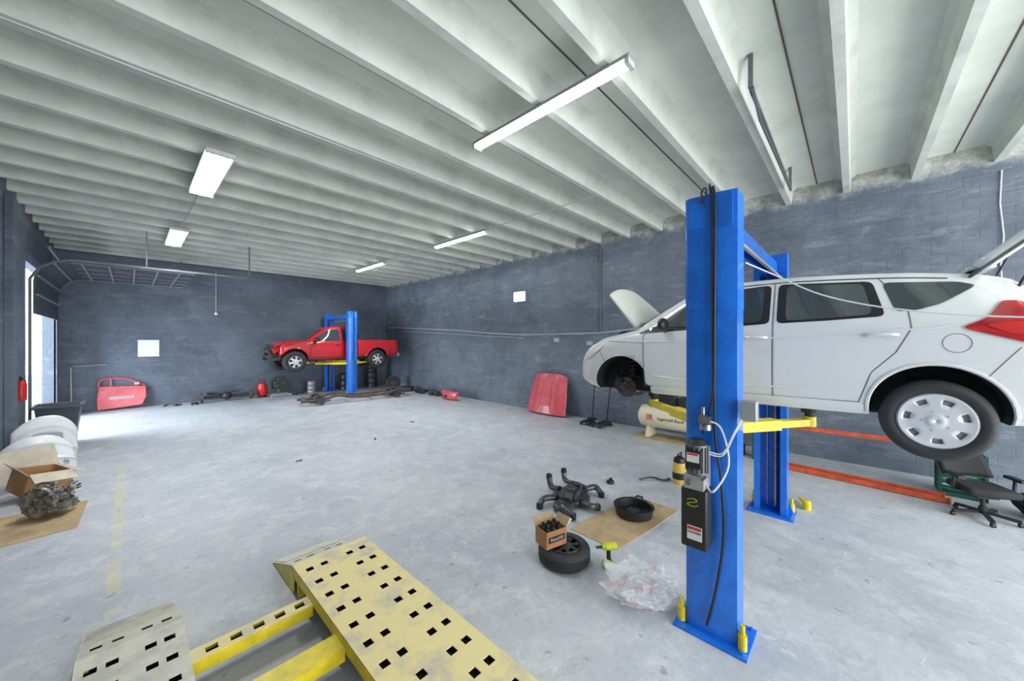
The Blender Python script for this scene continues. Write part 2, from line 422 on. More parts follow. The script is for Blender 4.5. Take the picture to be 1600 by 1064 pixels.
for yy,wd in ((13.3,.5),(20.05,.3)):
    MB().box((LW+.06,yy,CZ/2-.25),(.12,wd,CZ-.5)).obj('trim_%d'%k,WALLB,kind='structure',bevel=.01); k+=1
MB().box((-14,17,-.12),(24,60,.2)).obj('floor_outside',ASPH,kind='structure')
e=MB(); e.box((-9.2,40,3),(.3,70,6)); e.obj('wall_exterior',BEIGE,kind='structure')
for i,yy in enumerate((52,56.5,61,66,71,76)):
    q=MB(); q.box((-9.0,yy,1.4),(.1,1.7,2.3),mi=0); q.box((-8.98,yy,1.4),(.12,.08,2.3),mi=1); q.obj('window_%d'%(i+1),[GLASS,PLWH],kind='structure')
# overhead sectional door (raised)
gd=thing('overhead_door','dark grey sectional overhead garage door raised on ceiling tracks','garage door',(0,0,0))
ym=(D0+D1)/2; L=D1-D0
path=[(-1.70,3.40),(-1.70,4.25)]+[(-1.70+.55*(1-math.cos(a)),4.25+.6*math.sin(a)) for a in (.3,.6,.9,1.2,1.5)]+[(1.46,4.87)]
p=MB()
for a,b in zip(path[:-1],path[1:]):
    p.bar((a[0],ym,a[1]),(b[0],ym,b[1]),L-.1,.04,up=(-(b[1]-a[1]),0,b[0]-a[0]))
p.obj('door_curtain',DOORM,gd)
def ladder(pts,sp):
    out=[];acc=0
    for a,b in zip(pts[:-1],pts[1:]):
        a=Vector(a);b=Vector(b);l=(b-a).length;t=sp-acc
        while t<l: out.append((a.lerp(b,t/l),(b-a).normalized())); t+=sp
        acc=(acc+l)%sp
    return out
r=MB()
for q,d in ladder(path,.50):
    r.box((q.x+d.y*.045,ym,q.y-.045*abs(d.x)),(.045,L-.15,.045))
for yy in (D0+.12,ym-1,ym,ym+1,D1-.3): r.bar((-1.1,yy,4.83),(1.46,yy,4.83),.045,.045)
r.obj('door_stiffener',M('rib_grey',(.24,.26,.28),.5,metal=.2),gd)
r=MB(); yy=D0-.02
r.bar((-1.1,yy,4.87),(2.88,yy,4.87),.04,.06); r.bar((2.88,yy,4.84),(2.88,yy,5.97),.04,.04); r.bar((.35,yy,4.87),(.35,yy,5.97),.035,.035)
r.tube([(-1.76,yy,4.3),(-1.6,yy,4.62),(-1.35,yy,4.8),(-1.1,yy,4.87)],.03,6); r.bar((-1.76,yy,0),(-1.76,yy,4.3),.05,.05)
r.cyl((-1.45,D0,5.15),(-1.45,D1,5.15),.04)
r.obj('door_track',TRK,gd)
r=MB(); yy=D1+.02
r.bar((-1.1,yy,4.87),(1.5,yy,4.87),.04,.05); r.bar((1.45,yy,4.84),(1.45,yy,5.97),.03,.03); r.tube([(-1.76,yy,4.3),(-1.6,yy,4.62),(-1.35,yy,4.8),(-1.1,yy,4.87)],.025,6); r.bar((-1.76,yy,0),(-1.76,yy,4.3),.04,.04)
r.obj('door_track',TRK,gd)
# ---------------------------------------------------------------- light fixtures
def area(loc,sx,sy,power,rot,col=(1,1,1)):
    l=bpy.data.lights.new('lamp','AREA'); l.shape='RECTANGLE'; l.size=sx; l.size_y=sy; l.energy=power; l.color=col
    o=bpy.data.objects.new('lamp',l); COL.objects.link(o); o.location=loc; o.rotation_euler=rot; return o
def fixture(x,y0,y1,wd,nt,label,pw):
    f=thing('fluorescent_fixture',label,'ceiling light',(x,(y0+y1)/2,5.90)); L=y1-y0
    b=MB(); b.prism([(-wd/2,0),(-wd/2,.02),(-wd*.3,.072),(wd*.3,.072),(wd/2,.02),(wd/2,0)],-L/2,L/2,lambda p:Vector((p[0],p[2],p[1])))
    b.obj('fixture_housing',FIXT,f)
    for s in (-1,1): MB().box((0,s*(L/2-.02),-.025),(wd*.95,.05,.07)).obj('end_cap',JOIST,f)
    for i in range(nt):
        xx=(i-(nt-1)/2)*(wd/(nt+.1)); t=MB(); t.cyl((xx,-L/2+.04,-.035),(xx,L/2-.04,-.035),.018,n=12); t.obj('lamp_tube',TUBE if nt>2 else TUBEB,f)
    area((x,(y0+y1)/2,5.896),.05,L*.92,pw,(0,0,0),(.95,.98,1))
    return f
fixture(3.94,1.85,4.54,.17,2,'long white two-tube fluorescent fixture, switched on, under the joists',50)
fixture(1.07,7.8,10.3,.42,4,'wide white four-tube fluorescent fixture hung below the joists',190)
fixture(1.0,14.0,16.5,.42,4,'wide white four-tube fluorescent fixture near the raised door',190)
fixture(7.2,7.8,10.4,.17,2,'long white two-tube fluorescent fixture above the open floor',190)
fixture(7.2,14.0,16.6,.17,2,'long white two-tube fluorescent fixture near the pickup lift',190)
def pipe(name,pts,r,mat,label,cat):
    return MB().tube(pts,r,8).obj(name,mat,label=label,cat=cat)
pipe('conduit',[(7.2,4.2,5.96),(7.2,7.79,5.96)],.012,CPIPE,'thin conduit run under the ceiling joists to a light','conduit')
pipe('conduit',[(7.2,10.41,5.96),(7.2,13.99,5.96)],.012,CPIPE,'thin conduit between two ceiling lights','conduit')
pipe('conduit',[(1.05,10.31,5.96),(1.03,12,5.93),(1.0,13.99,5.96)],.012,GALV,'thin grey cable between two wide ceiling lights','conduit')
pipe('conduit',[(-1.8,6.25,5.96),(7.15,6.25,5.96)],.015,GALV,'thin conduit running along a ceiling joist','conduit')
pipe('conduit',[(RW-.035,20.6,3.46),(RW-.035,19.7,3.46),(RW-.035,14,3.2),(RW-.035,11.5,3.02),(RW-.035,9.6,2.93),(RW-.035,6.2,2.96),(RW-.035,3.5,3.2),(RW-.035,-1.5,3.9)],.034,WPIPE,'grey air pipe running along the painted block wall','pipe')
pipe('conduit',[(RW-.02,19.0,3.25),(RW-.02,12,2.90),(RW-.02,9.6,2.80)],.018,WPIPE,'second thin grey pipe along the block wall','pipe')
pipe('conduit',[(RW-.03,6.2,3.02),(RW-.03,6.2,5.97)],.025,TRK,'vertical grey pipe rising up the block wall','pipe')
pipe('hanging_cable',[(RW-.02,-1.95,5.8),(RW-.02,-1.93,5.2),(RW-.03,-1.97,4.6),(RW-.02,-1.94,4.1),(RW-.02,-1.95,3.7)],.011,WCORD,'white cable hanging down the block wall','cable')
pipe('hanging_cable',[(2.7,BK-.02,5.9),(2.7,BK-.02,4.0)],.010,WCORD,'thin white cable hanging on the back wall','cable')
MB().sphere((2.7,BK-.06,3.92),.07).obj('wall_camera',PLWH,label='small white dome device on the block wall',cat='security camera')
fl=thing('flood_light','square white floodlight glowing on the block wall','wall light',(RW-.0,9.8,4.47))
MB().box((-.05,0,0),(.1,.62,.42)).obj('lamp_housing',GALV,fl,bevel=.01)
MB().box((-.115,0,0),(.02,.56,.36)).obj('lamp_lens',FLOOD,fl)
for yy,zz,lab in ((8.0,2.72,'small grey electrical box on the block wall'),(6.6,2.6,'grey junction box at the pipe corner')):
    a=MB(); a.box((-.03,0,0),(.06,.22,.14)); a.cyl((-.06,0,-.02),(-.10,0,-.02),.03); a.obj('outlet_box',GALV,label=lab,cat='outlet',loc=(RW,yy,zz))
MB().box((.54,BK-.006,2.38),(.62,.012,.68)).obj('paper_notice',PAPER,label='large white paper notice on the back wall',cat='poster')
br=MB(); br.bar((5.4,.95,5.9),(9.6,.97,5.9),.04,.05); br.bar((5.4,.93,5.9),(5.9,.93,5.70),.03,.03); br.bar((5.9,.93,5.70),(9.4,.95,5.80),.025,.025); br.bar((5.4,.95,5.9),(5.4,.95,6.32),.05,.05); br.bar((9.5,.97,5.9),(9.5,.97,6.32),.05,.05)
br.obj('ceiling_bracket',TRK,label='dark steel rail bracket bolted under a ceiling joist',cat='bracket')
# ---------------------------------------------------------------- two post lift
def lift(loc,rz,hs,H,zc,arms,label,power=True,beam=True):
    T=thing('two_post_lift',label,'car lift',loc,rz)
    for s in (-1,1):
        f=lambda p,s=s:Vector((s*(hs-p[0]),p[1],p[2]))
        c=MB(); U=[(0,-.09),(.022,-.21),(.26,-.21),(.26,-.13),(.245,-.13),(.245,-.195),(.035,-.195),(.015,-.085),(.015,.165),(.035,.195),(.245,.195),(.245,.13),(.26,.13),(.26,.21),(.022,.21),(0,.17)]
        if s>0: U=[(x,-y) for x,y in U][::-1]
        c.prism(U,.02,H-1.0,f); U2=[(x-.004 if x<.1 else x+.004,y*1.02) for x,y in U]; c.prism(U2,H-1.05,H,f)
        for zz in (H-1.12,H-.92,H-1.2):
            for yy in (-.06,.12): c.cyl(f((.0,yy,zz)),f((-.02,yy,zz)),.013,n=6)
        for zz in (.25,.55): c.cyl(f((.0,.1,zz)),f((-.012,.1,zz)),.012,n=8)
        c.obj('column',BLUE,T)
        b=MB(); b.box(f((.14,0,.012)),(.44,.60,.024))
        for yy in (-.26,.26):
            for xx in (-.04,.14,.32): b.cyl(f((xx,yy,.02)),f((xx,yy,.05)),.016,n=6)
            b.prism([(0,0),(.07,0),(0,.16)],-.005,.005,lambda p,yy=yy:f((.05+p[2],math.copysign(.21+p[0],yy),.02+p[1])))
        b.obj('base_plate',BLUE,T)
        for yy in (-.25,.25):
            g=MB(); g.cyl(f((.02,yy,.03)),f((.02,yy,.16)),.035); g.cyl(f((.02,yy,.16)),f((.02,yy,.24)),.02); g.obj('foot_guard',YEL,T)
        cg=MB(); cg.box(f((.14,0,zc+.35)),(.18,.30,.9)); cg.obj('carriage',BLUED,T)
        cy=MB(); cy.box(f((.30,0,zc)),(.20,.34,.20)); cy.box(f((.30,0,zc+.13)),(.12,.26,.06)); cy.obj('carriage_yoke',YEL,T,bevel=.008)
        for (ax,ay) in arms:
            A=MB(); p0=Vector(f((.33,math.copysign(.12,ay),zc-.02))); p1=Vector((s*ax,ay,zc-.02)); mid=p0.lerp(p1,.55)
            A.bar(p0,mid,.13,.10); A.bar(mid,p1,.09,.07); A.cyl(p0+Vector((0,0,-.08)),p0+Vector((0,0,.10)),.05); A.cyl(p1+Vector((0,0,-.04)),p1+Vector((0,0,.06)),.06)
            A.obj('lift_arm',YEL,T,bevel=.005)
            P=MB(); P.cyl(p1+Vector((0,0,.06)),p1+Vector((0,0,.10)),.035); P.cyl(p1+Vector((0,0,.10)),p1+Vector((0,0,.135)),.065); P.obj('lift_pad',RUB,T)
        ch=MB(); ch.cyl(f((.10,-.05,.1)),f((.10,-.05,zc-.1)),.03); ch.obj('hydraulic_cylinder',STEEL,T)
        ch=MB(); ch.tube([f((.1,.06,.1)),f((.1,.06,H-.1))],.008,6); ch.obj('lift_cable',STEEL,T)
    if beam:
        b=MB()
        for yy in (-.07,.07): b.bar((-hs+.15,yy,H-.22),(hs-.15,yy,H-.22),.05,.16)
        b.bar((-hs+.15,0,H-.16),(hs-.15,0,H-.16),.14,.02)
        for s in (-1,1): b.box((s*(hs-.14),0,H-.16),(.3,.36,.28))
        b.obj('crossbeam',BLUE,T)
        b=MB(); b.bar((-hs+.2,-.16,H-.40),(hs-.2,-.16,H-.40),.03,.03); b.obj('limit_bar',GALV,T)
    h=MB(); x=-hs-.02
    h.tube(catmull([(x+.1,-.02,H+.02),(x,-.03,H+.05),(x-.01,-.05,H-.15),(x-.01,-.045,H-1.2),(x-.01,-.05,1.9),(x-.03,-.10,1.5),(x-.02,-.12,1.0),(x-.01,-.06,.5),(x-.01,.02,.12)],6),.011,8); h.obj('hydraulic_hose',BLACK,T)
    h=MB(); h.tube(catmull([(x+.1,.0,H+.01),(x,.0,H+.08),(x-.01,-.02,H-.2),(x-.01,-.03,H-1.5),(x-.02,-.03,2.2),(x-.03,.05,1.85)],6),.009,8); h.obj('hydraulic_hose',BLACK,T)
    h=MB(); h.tube(catmull([(x+.1,.05,H-.05),(x+.05,.04,H+.07),(x-.02,.06,H+.02),(x,.05,H-.08)],5),.008,6); h.obj('safety_cable',DSTEEL,T)
    if power:
        P=MB(); px=-hs-.13; py=.07
        P.cyl((px,py,1.52),(px,py,1.78),.085,n=24,mi=1)
        for i in range(16):
            t=2*pi*i/16; P.bar((px+.09*math.cos(t),py+.09*math.sin(t),1.54),(px+.09*math.cos(t),py+.09*math.sin(t),1.76),.008,.016,mi=1)
        P.cyl((px,py,1.78),(px,py,1.82),.088,.055,n=24,mi=0); P.box((px-.02,py,1.455),(.16,.16,.12),mi=2)
        P.box((px-.095,py+.0,1.66),(.05,.12,.15),mi=0)
        P.cyl((px-.10,py+.03,1.46),(px-.15,py+.03,1.46),.02,mi=1); P.bar((px-.08,py-.06,1.48),(px-.16,py-.12,1.56),.015,.015,mi=1)
        P.box((px+.09,py,1.5),(.05,.16,.5),mi=2)
        P.obj('pump_motor',[BLACK,M('motor_grey',(.16,.17,.18),.45,metal=.3),GALV],T)
        P=MB(); P.box((px-.01,py,1.14),(.19,.21,.52)); P.cyl((px,py+.05,1.40),(px,py+.05,1.43),.03); P.obj('oil_tank',BLACK,T,bevel=.03)
        for c_,d_,mt in (((px-.108,py-.01,1.02),(.004,.12,.12),LABW),((px-.122,py+.0,1.68),(.006,.10,.08),LABW),((px-.112,py-.01,1.06),(.003,.11,.025),TXTR),((px-.127,py,1.71),(.004,.09,.015),TXTR)):
            MB().box(c_,d_).obj('warning_label',mt,T)
        text('CAUTION',.024,TXTK,T,'label_print',(px-.113,py-.01,1.025),(pi/2,0,-pi/2))
        Y=MB(); Y.tube(catmull([(px-.107,py+.05,1.30),(px-.107,py+.0,1.32),(px-.107,py-.03,1.30),(px-.107,py+.02,1.28),(px-.107,py+.05,1.26),(px-.107,py,1.25),(px-.107,py-.04,1.27)],4),.003,6); Y.obj('chalk_mark',LIME,T)
        B=MB(); B.box((-hs-.06,.02,1.99),(.10,.09,.07)); B.cyl((-hs-.06,.02,1.95),(-hs-.06,.02,1.90),.05,n=16); B.cyl((-hs-.06,.04,2.03),(-hs-.06,.04,2.1),.015); B.obj('valve_fitting',STEEL,T)
        B=MB(); B.box((-hs+.02,-.30,2.10),(.10,.12,.17)); B.obj('switch_box',GALV,T,bevel=.008)
        C=MB()
        for q in (0,.02): C.tube(catmull([(-hs-.02,-.26,2.05-q),(-hs-.06,-.20,1.9-q),(-hs-.08,-.12,1.72-q),(-hs-.12,0,1.72-q),(px,py,1.68-q)],5),.006,6)
        C.obj('power_cord',WCORD,T)
        C=MB(); C.tube(catmull([(px+.02,py-.06,1.46),(px-.05,py-.14,1.40),(-hs-.05,-.16,1.62),(-hs-.04,-.10,1.92),(-hs-.06,.0,1.98)],6),.008,6); C.obj('return_hose',WCORD,T)
    return T
lift((5.36,.95,0),0,1.74,4.03,1.90,[(.66,-.62),(.66,.95)],'blue two-post car lift with yellow arms holding the white hatchback')
lift((7.35,19.0,0),pi/2,1.55,4.09,1.62,[(.6,-1.2),(.6,1.3)],'blue two-post car lift holding the red pickup',power=False)
# ---------------------------------------------------------------- white hatchback
def hatch():
    zg=1.80
    T=thing('hatchback_car','white compact hatchback raised on the blue lift, front wheel missing','car',(5.31,.88,zg),pi/2)
    tab=[(-2.10,.44,.50,.60,.64,.55,.72,.45),(-2.07,.34,.66,.74,.80,.68,.90,.52),(-1.97,.27,.74,.81,1.0,.74,1.15,.54),(-1.78,.25,.77,.84,1.10,.77,1.42,.52),(-1.5,.24,.78,.845,1.13,.79,1.49,.56),(-1.0,.23,.79,.85,1.09,.81,1.545,.59),(-.3,.22,.79,.85,1.05,.82,1.575,.61),(.2,.22,.79,.85,1.02,.82,1.57,.61),(.5,.22,.79,.85,1.0,.82,1.50,.61),(.8,.22,.79,.85,.985,.815,1.35,.63),(1.08,.22,.79,.85,.965,.81,1.17,.67),(1.25,.22,.79,.85,.95,.81,1.06,.70),(1.5,.22,.78,.845,.91,.80,.995,.71),(1.72,.225,.755,.83,.86,.77,.95,.68),(1.88,.24,.71,.795,.80,.73,.88,.62),(2.0,.26,.64,.74,.72,.66,.78,.53),(2.07,.29,.54,.65,.63,.57,.68,.43),(2.11,.36,.38,.48,.53,.42,.57,.30)]
    body=loft_body(tab,110); sf=Surf(body)
    o=body.obj('body',[WHITE,DARK],T,ang=60); cut=[]
    for x in (1.36,-1.36):
        for s in (-1,1):
            c=MB(); c.cyl((x,s*.52,.31),(x,s*1.2,.31),.385,n=56,mi=0); cut.append(c.obj('c',[DARK]))
    c=MB(); c.box((1.52,0,1.05),(.7,1.15,.6)); cut.append(c.obj('c',[DARK]))
    c=MB(); c.box((-1.98,0,1.08),(.5,.9,.62)); cut.append(c.obj('c',[DARK]))
    for q in cut: q.parent=T
    bpy.context.view_layer.update(); boolcut(o,cut)
    for s in (1,-1):
        fd=sf.patch(rnd([(1.03,.34),(1.06,.96),(.98,1.03),(.5,1.39),(.3,1.47),(-.27,1.50),(-.27,.33)]),s,.003,.06).obj('front_door',WHITE,T,ang=60)
        rd=sf.patch(rnd([(-.29,.33),(-.29,1.50),(-1.02,1.46),(-1.2,1.20),(-1.22,1.0),(-1.13,.80),(-.98,.62),(-.9,.36)]),s,.003,.06).obj('rear_door',WHITE,T,ang=60)
        g=MB()
        R_=.0036
        sf.seam(g,[(1.04,.33),(1.07,.96),(.99,1.04)],s,R_); sf.seam(g,[(-.28,.33),(-.28,1.50)],s,R_)
        sf.seam(g,[(-1.04,1.47),(-1.21,1.20),(-1.23,1.0),(-1.14,.80),(-.99,.62),(-.91,.35)],s,R_); sf.seam(g,[(1.04,.33),(-.91,.35)],s,R_)
        sf.seam(g,[(-1.62,.62),(-1.71,.76),(-1.77,.85)],s,.0026); sf.seam(g,[(1.60,.62),(1.72,.82)],s,.003)
        pts=[(-1.47+.075*math.cos(t*pi/10),.88+.075*math.sin(t*pi/10)) for t in range(21)]
        if s==1: sf.seam(g,pts,s,.0020)
        g.obj('panel_gap',GAP,T)
        for ln in ([(1.55,.90),(1.0,.885),(.2,.90),(-.6,.945),(-1.2,.99),(-1.45,1.02)],[(.92,.46),(.3,.43),(-.4,.44),(-.85,.50)]):
            g=MB(); sf.seam(g,catmull(ln,4),s,.012,-.004); g.obj('body_crease',WHITE,T,ang=80)
        sf.patch(rnd([(1.16,.985),(.95,1.06),(.5,1.385),(.3,1.45),(-.25,1.48),(-.25,1.07),(.3,1.035)]),s,.006,.05).obj('window_frame',BLACK,fd)
        sf.patch(rnd([(.84,1.06),(.5,1.36),(.3,1.43),(-.19,1.46),(-.19,1.09),(.3,1.055)]),s,.010,.05).obj('window_glass',GLASS,fd)
        sf.patch([(1.08,1.01),(.9,1.09),(.9,1.035)],s,.010,.05).obj('quarter_glass',GLASS,fd)
        sf.patch(rnd([(-.31,1.07),(-.31,1.48),(-1.0,1.44),(-1.08,1.11),(-.7,1.085)]),s,.006,.05).obj('window_frame',BLACK,rd)
        sf.patch(rnd([(-.38,1.095),(-.38,1.455),(-.94,1.42),(-1.00,1.13),(-.7,1.105)]),s,.010,.05).obj('window_glass',GLASS,rd)
        sf.patch(rnd([(-1.06,1.42),(-1.5,1.385),(-1.60,1.345),(-1.40,1.20),(-1.25,1.15),(-1.14,1.15)]),s,.006,.05).obj('rear_quarter_window',GLASS,T)
        for (hx,hz,par) in ((-.13,.93,fd),(-1.05,.95,rd)):
            q=sf.pt(hx,hz,s,.0); H=MB()
            H.tube(catmull([(hx+.09,q.y,hz-.008),(hx+.07,q.y+s*.03,hz),(hx,q.y+s*.040,hz+.004),(hx-.07,q.y+s*.03,hz+.002),(hx-.10,q.y,hz)],5),.014,8); H.obj('door_handle',WHITE,par)
        m=MB(); q=sf.pt(.80,1.03,s,0); m.sphere((.78,q.y+s*.13,1.09),.1,sc=(.55,1.15,.8)); m.tube([(.80,q.y,1.02),(.79,q.y+s*.08,1.06)],.03); m.obj('side_mirror',BLACK,T)
        sf.patch(rnd([(-1.49,1.0),(-1.62,1.07),(-1.70,1.20),(-1.79,1.20),(-1.91,1.04),(-1.97,.92),(-1.94,.86),(-1.78,.89)]),s,.012,.04).obj('tail_light',TAIL,T)
        sf.patch(rnd([(-1.60,1.02),(-1.76,1.04),(-1.84,1.0),(-1.84,.94),(-1.72,.95)]),s,.017,.04).obj('brake_lens',REDD,T)
        sf.patch(rnd([(1.60,.85),(1.78,.83),(1.96,.70),(1.93,.62),(1.78,.69)]),s,.008,.04).obj('headlight',LENS,T)
        sf.patch(rnd([(.96,.25),(.96,.34),(-.94,.35),(-.94,.25)]),s,.012,.05).obj('side_sill',WHITE,T)
        g=MB(); g.tube([sf.pt(x,pchip(tab,x)[5]-.075,s,.003) for x in [i*-.1+.35 for i in range(19)]],.005,6); g.obj('roof_molding',BLACK,T)
        pts=[]
        for t in range(1,24):
            a=pi*(t/24)*1.16-.25
            if sf.hit(-1.36+.40*math.cos(a),.31+.40*math.sin(a),s): pts.append(sf.pt(-1.36+.40*math.cos(a),.31+.40*math.sin(a),s,.0))
        g=MB(); g.tube(pts,.014,6); g.obj('arch_lip',WHITE,T)
        st=MB(); st.tube([(-1.78,s*.52,1.22),(-2.02,s*.54,1.86)],.011); st.obj('tailgate_strut',BLACK,T)
    ws=MB(); N=14; vs=[]
    for i in range(9):
        x=.55+.62*i/8; zb,_,_,zbe,wb,zt,wt=pchip(tab,x)
        for j in range(N+1):
            u=-1+2*j/N; yy=wt*.86*u; vs.append((x+.006,yy,zt+.012-.012*u*u*1.5))
    ws.add(vs,[(i*(N+1)+j,i*(N+1)+j+1,(i+1)*(N+1)+j+1,(i+1)*(N+1)+j) for i in range(8) for j in range(N)]); ws.obj('windshield',GLASS,T)
    Hd=MB(); vs=[]; N=12; Lh=.74; th=math.radians(52)
    for i in range(13):
        u=i/12
        for j in range(N+1):
            v=-1+2*j/N; hw=.70-.12*u**2.4; a=Lh*u*(1-.14*abs(v)**2.5); b=.05*(1-v*v)-.05*u*u-.02*abs(v)**3
            vs.append((1.22+a*math.cos(th)-b*math.sin(th),v*hw,1.09+a*math.sin(th)+b*math.cos(th)))
    Hd.add(vs,[(i*(N+1)+j,i*(N+1)+j+1,(i+1)*(N+1)+j+1,(i+1)*(N+1)+j) for i in range(12) for j in range(N)]); Hd.obj('hood',CREAM,T,solid=.03)
    pr=MB(); pr.tube([(1.72,-.5,.93),(1.56,-.5,1.50)],.006,6); pr.obj('hood_prop',BLACK,T)
    eng=MB(); eng.box((1.45,0,.86),(.45,.6,.25)); eng.cyl((1.5,.3,.95),(1.5,.5,.95),.09); eng.tube([(1.3,-.3,1.0),(1.5,0,1.02),(1.7,.3,.95)],.04); eng.obj('engine',DSTEEL,T,bevel=.02)
    def tg(mi_test,off):
        mb=MB(); vs=[]; NN=14
        for i in range(NN+1):
            u=i/NN
            for j in range(NN+1):
                v=-1+2*j/NN; bow=.07*math.sin(pi*u)
                vs.append((-1.62-u*.80-bow*.6-off*.7,v*(.58+.10*u),1.52+u*.72+bow*.7-.03*v*v+off))
        fs=[]
        for i in range(NN):
            for j in range(NN):
                inn=(1<=i<=8 and 1<=j<=12)
                if inn==mi_test: fs.append((i*(NN+1)+j,i*(NN+1)+j+1,(i+1)*(NN+1)+j+1,(i+1)*(NN+1)+j))
        mb.add(vs,fs); return mb
    tgo=tg(False,0).obj('tailgate',WHITE,T,solid=.09); tg(True,0).obj('rear_glass',GLASS,tgo,solid=.02)
    tg(False,-.07).obj('tailgate_lining',M('gate_lining',(.10,.11,.11),.6),tgo,solid=.02)
    sp=MB(); sp.box((-1.64,0,1.50),(.16,1.0,.03),rot=(0,.1,0)); sp.obj('roof_spoiler',WHITE,T,bevel=.01)
    for s in (1,-1):
        w=build_wheel(T,(-1.36,s*.755,.25),.325,.19,.215,SILV,7,3,cap=True)
        if s==-1: w.rotation_euler=(0,0,pi)
    w=build_wheel(T,(1.36,-.755,.27),.325,.19,.215,SILV,7,3,cap=True); w.rotation_euler=(0,0,pi)
    h=MB(); cx,cz=1.36,.27
    h.cyl((cx,.66,cz),(cx,.685,cz),.135,n=40); h.cyl((cx,.685,cz),(cx,.745,cz),.072,n=24); h.cyl((cx,.745,cz),(cx,.765,cz),.032)
    for i in range(4):
        t=i*pi/2+.5; h.cyl((cx+.05*math.cos(t),.74,cz+.05*math.sin(t)),(cx+.05*math.cos(t),.775,cz+.05*math.sin(t)),.008,n=8)
    h.obj('brake_disc',RUST,T)
    h=MB(); h.box((cx+.11,.67,cz+.05),(.09,.10,.17),rot=(0,-.4,0)); h.tube([(cx+.1,.64,cz+.1),(cx+.12,.60,cz+.25),(cx-.02,.58,cz+.35)],.009); h.obj('brake_caliper',DSTEEL,T,bevel=.012)
    h=MB(); h.box((cx,.62,cz),(.14,.08,.20)); h.cyl((cx-.03,.62,cz+.08),(cx-.06,.56,cz+.34),.028); h.helix((cx-.05,.56,cz+.16),.07,.011,.24,4.2); h.cyl((cx-.05,.56,cz+.14),(cx-.05,.56,cz+.16),.09)
    h.tube([(cx,.63,cz-.1),(cx-.05,.45,cz-.12),(cx-.1,.2,cz-.08)],.03); h.tube([(cx,.60,cz),(cx,.2,cz)],.018); h.tube([(cx+.05,.60,cz-.03),(cx+.1,.2,cz)],.014)
    h.obj('strut_assembly',DSTEEL,T)
hatch()
pipe('electric_cord',catmull([(3.91,.73,3.42),(4.15,.55,3.32),(4.2,.2,3.10),(4.2,-.25,2.95),(4.2,-.84,2.86),(4.1,-1.6,2.84),(3.9,-2.6,2.95)],6),.0065,WCORD,'thin white cord stretched from the lift column past the car','cord')
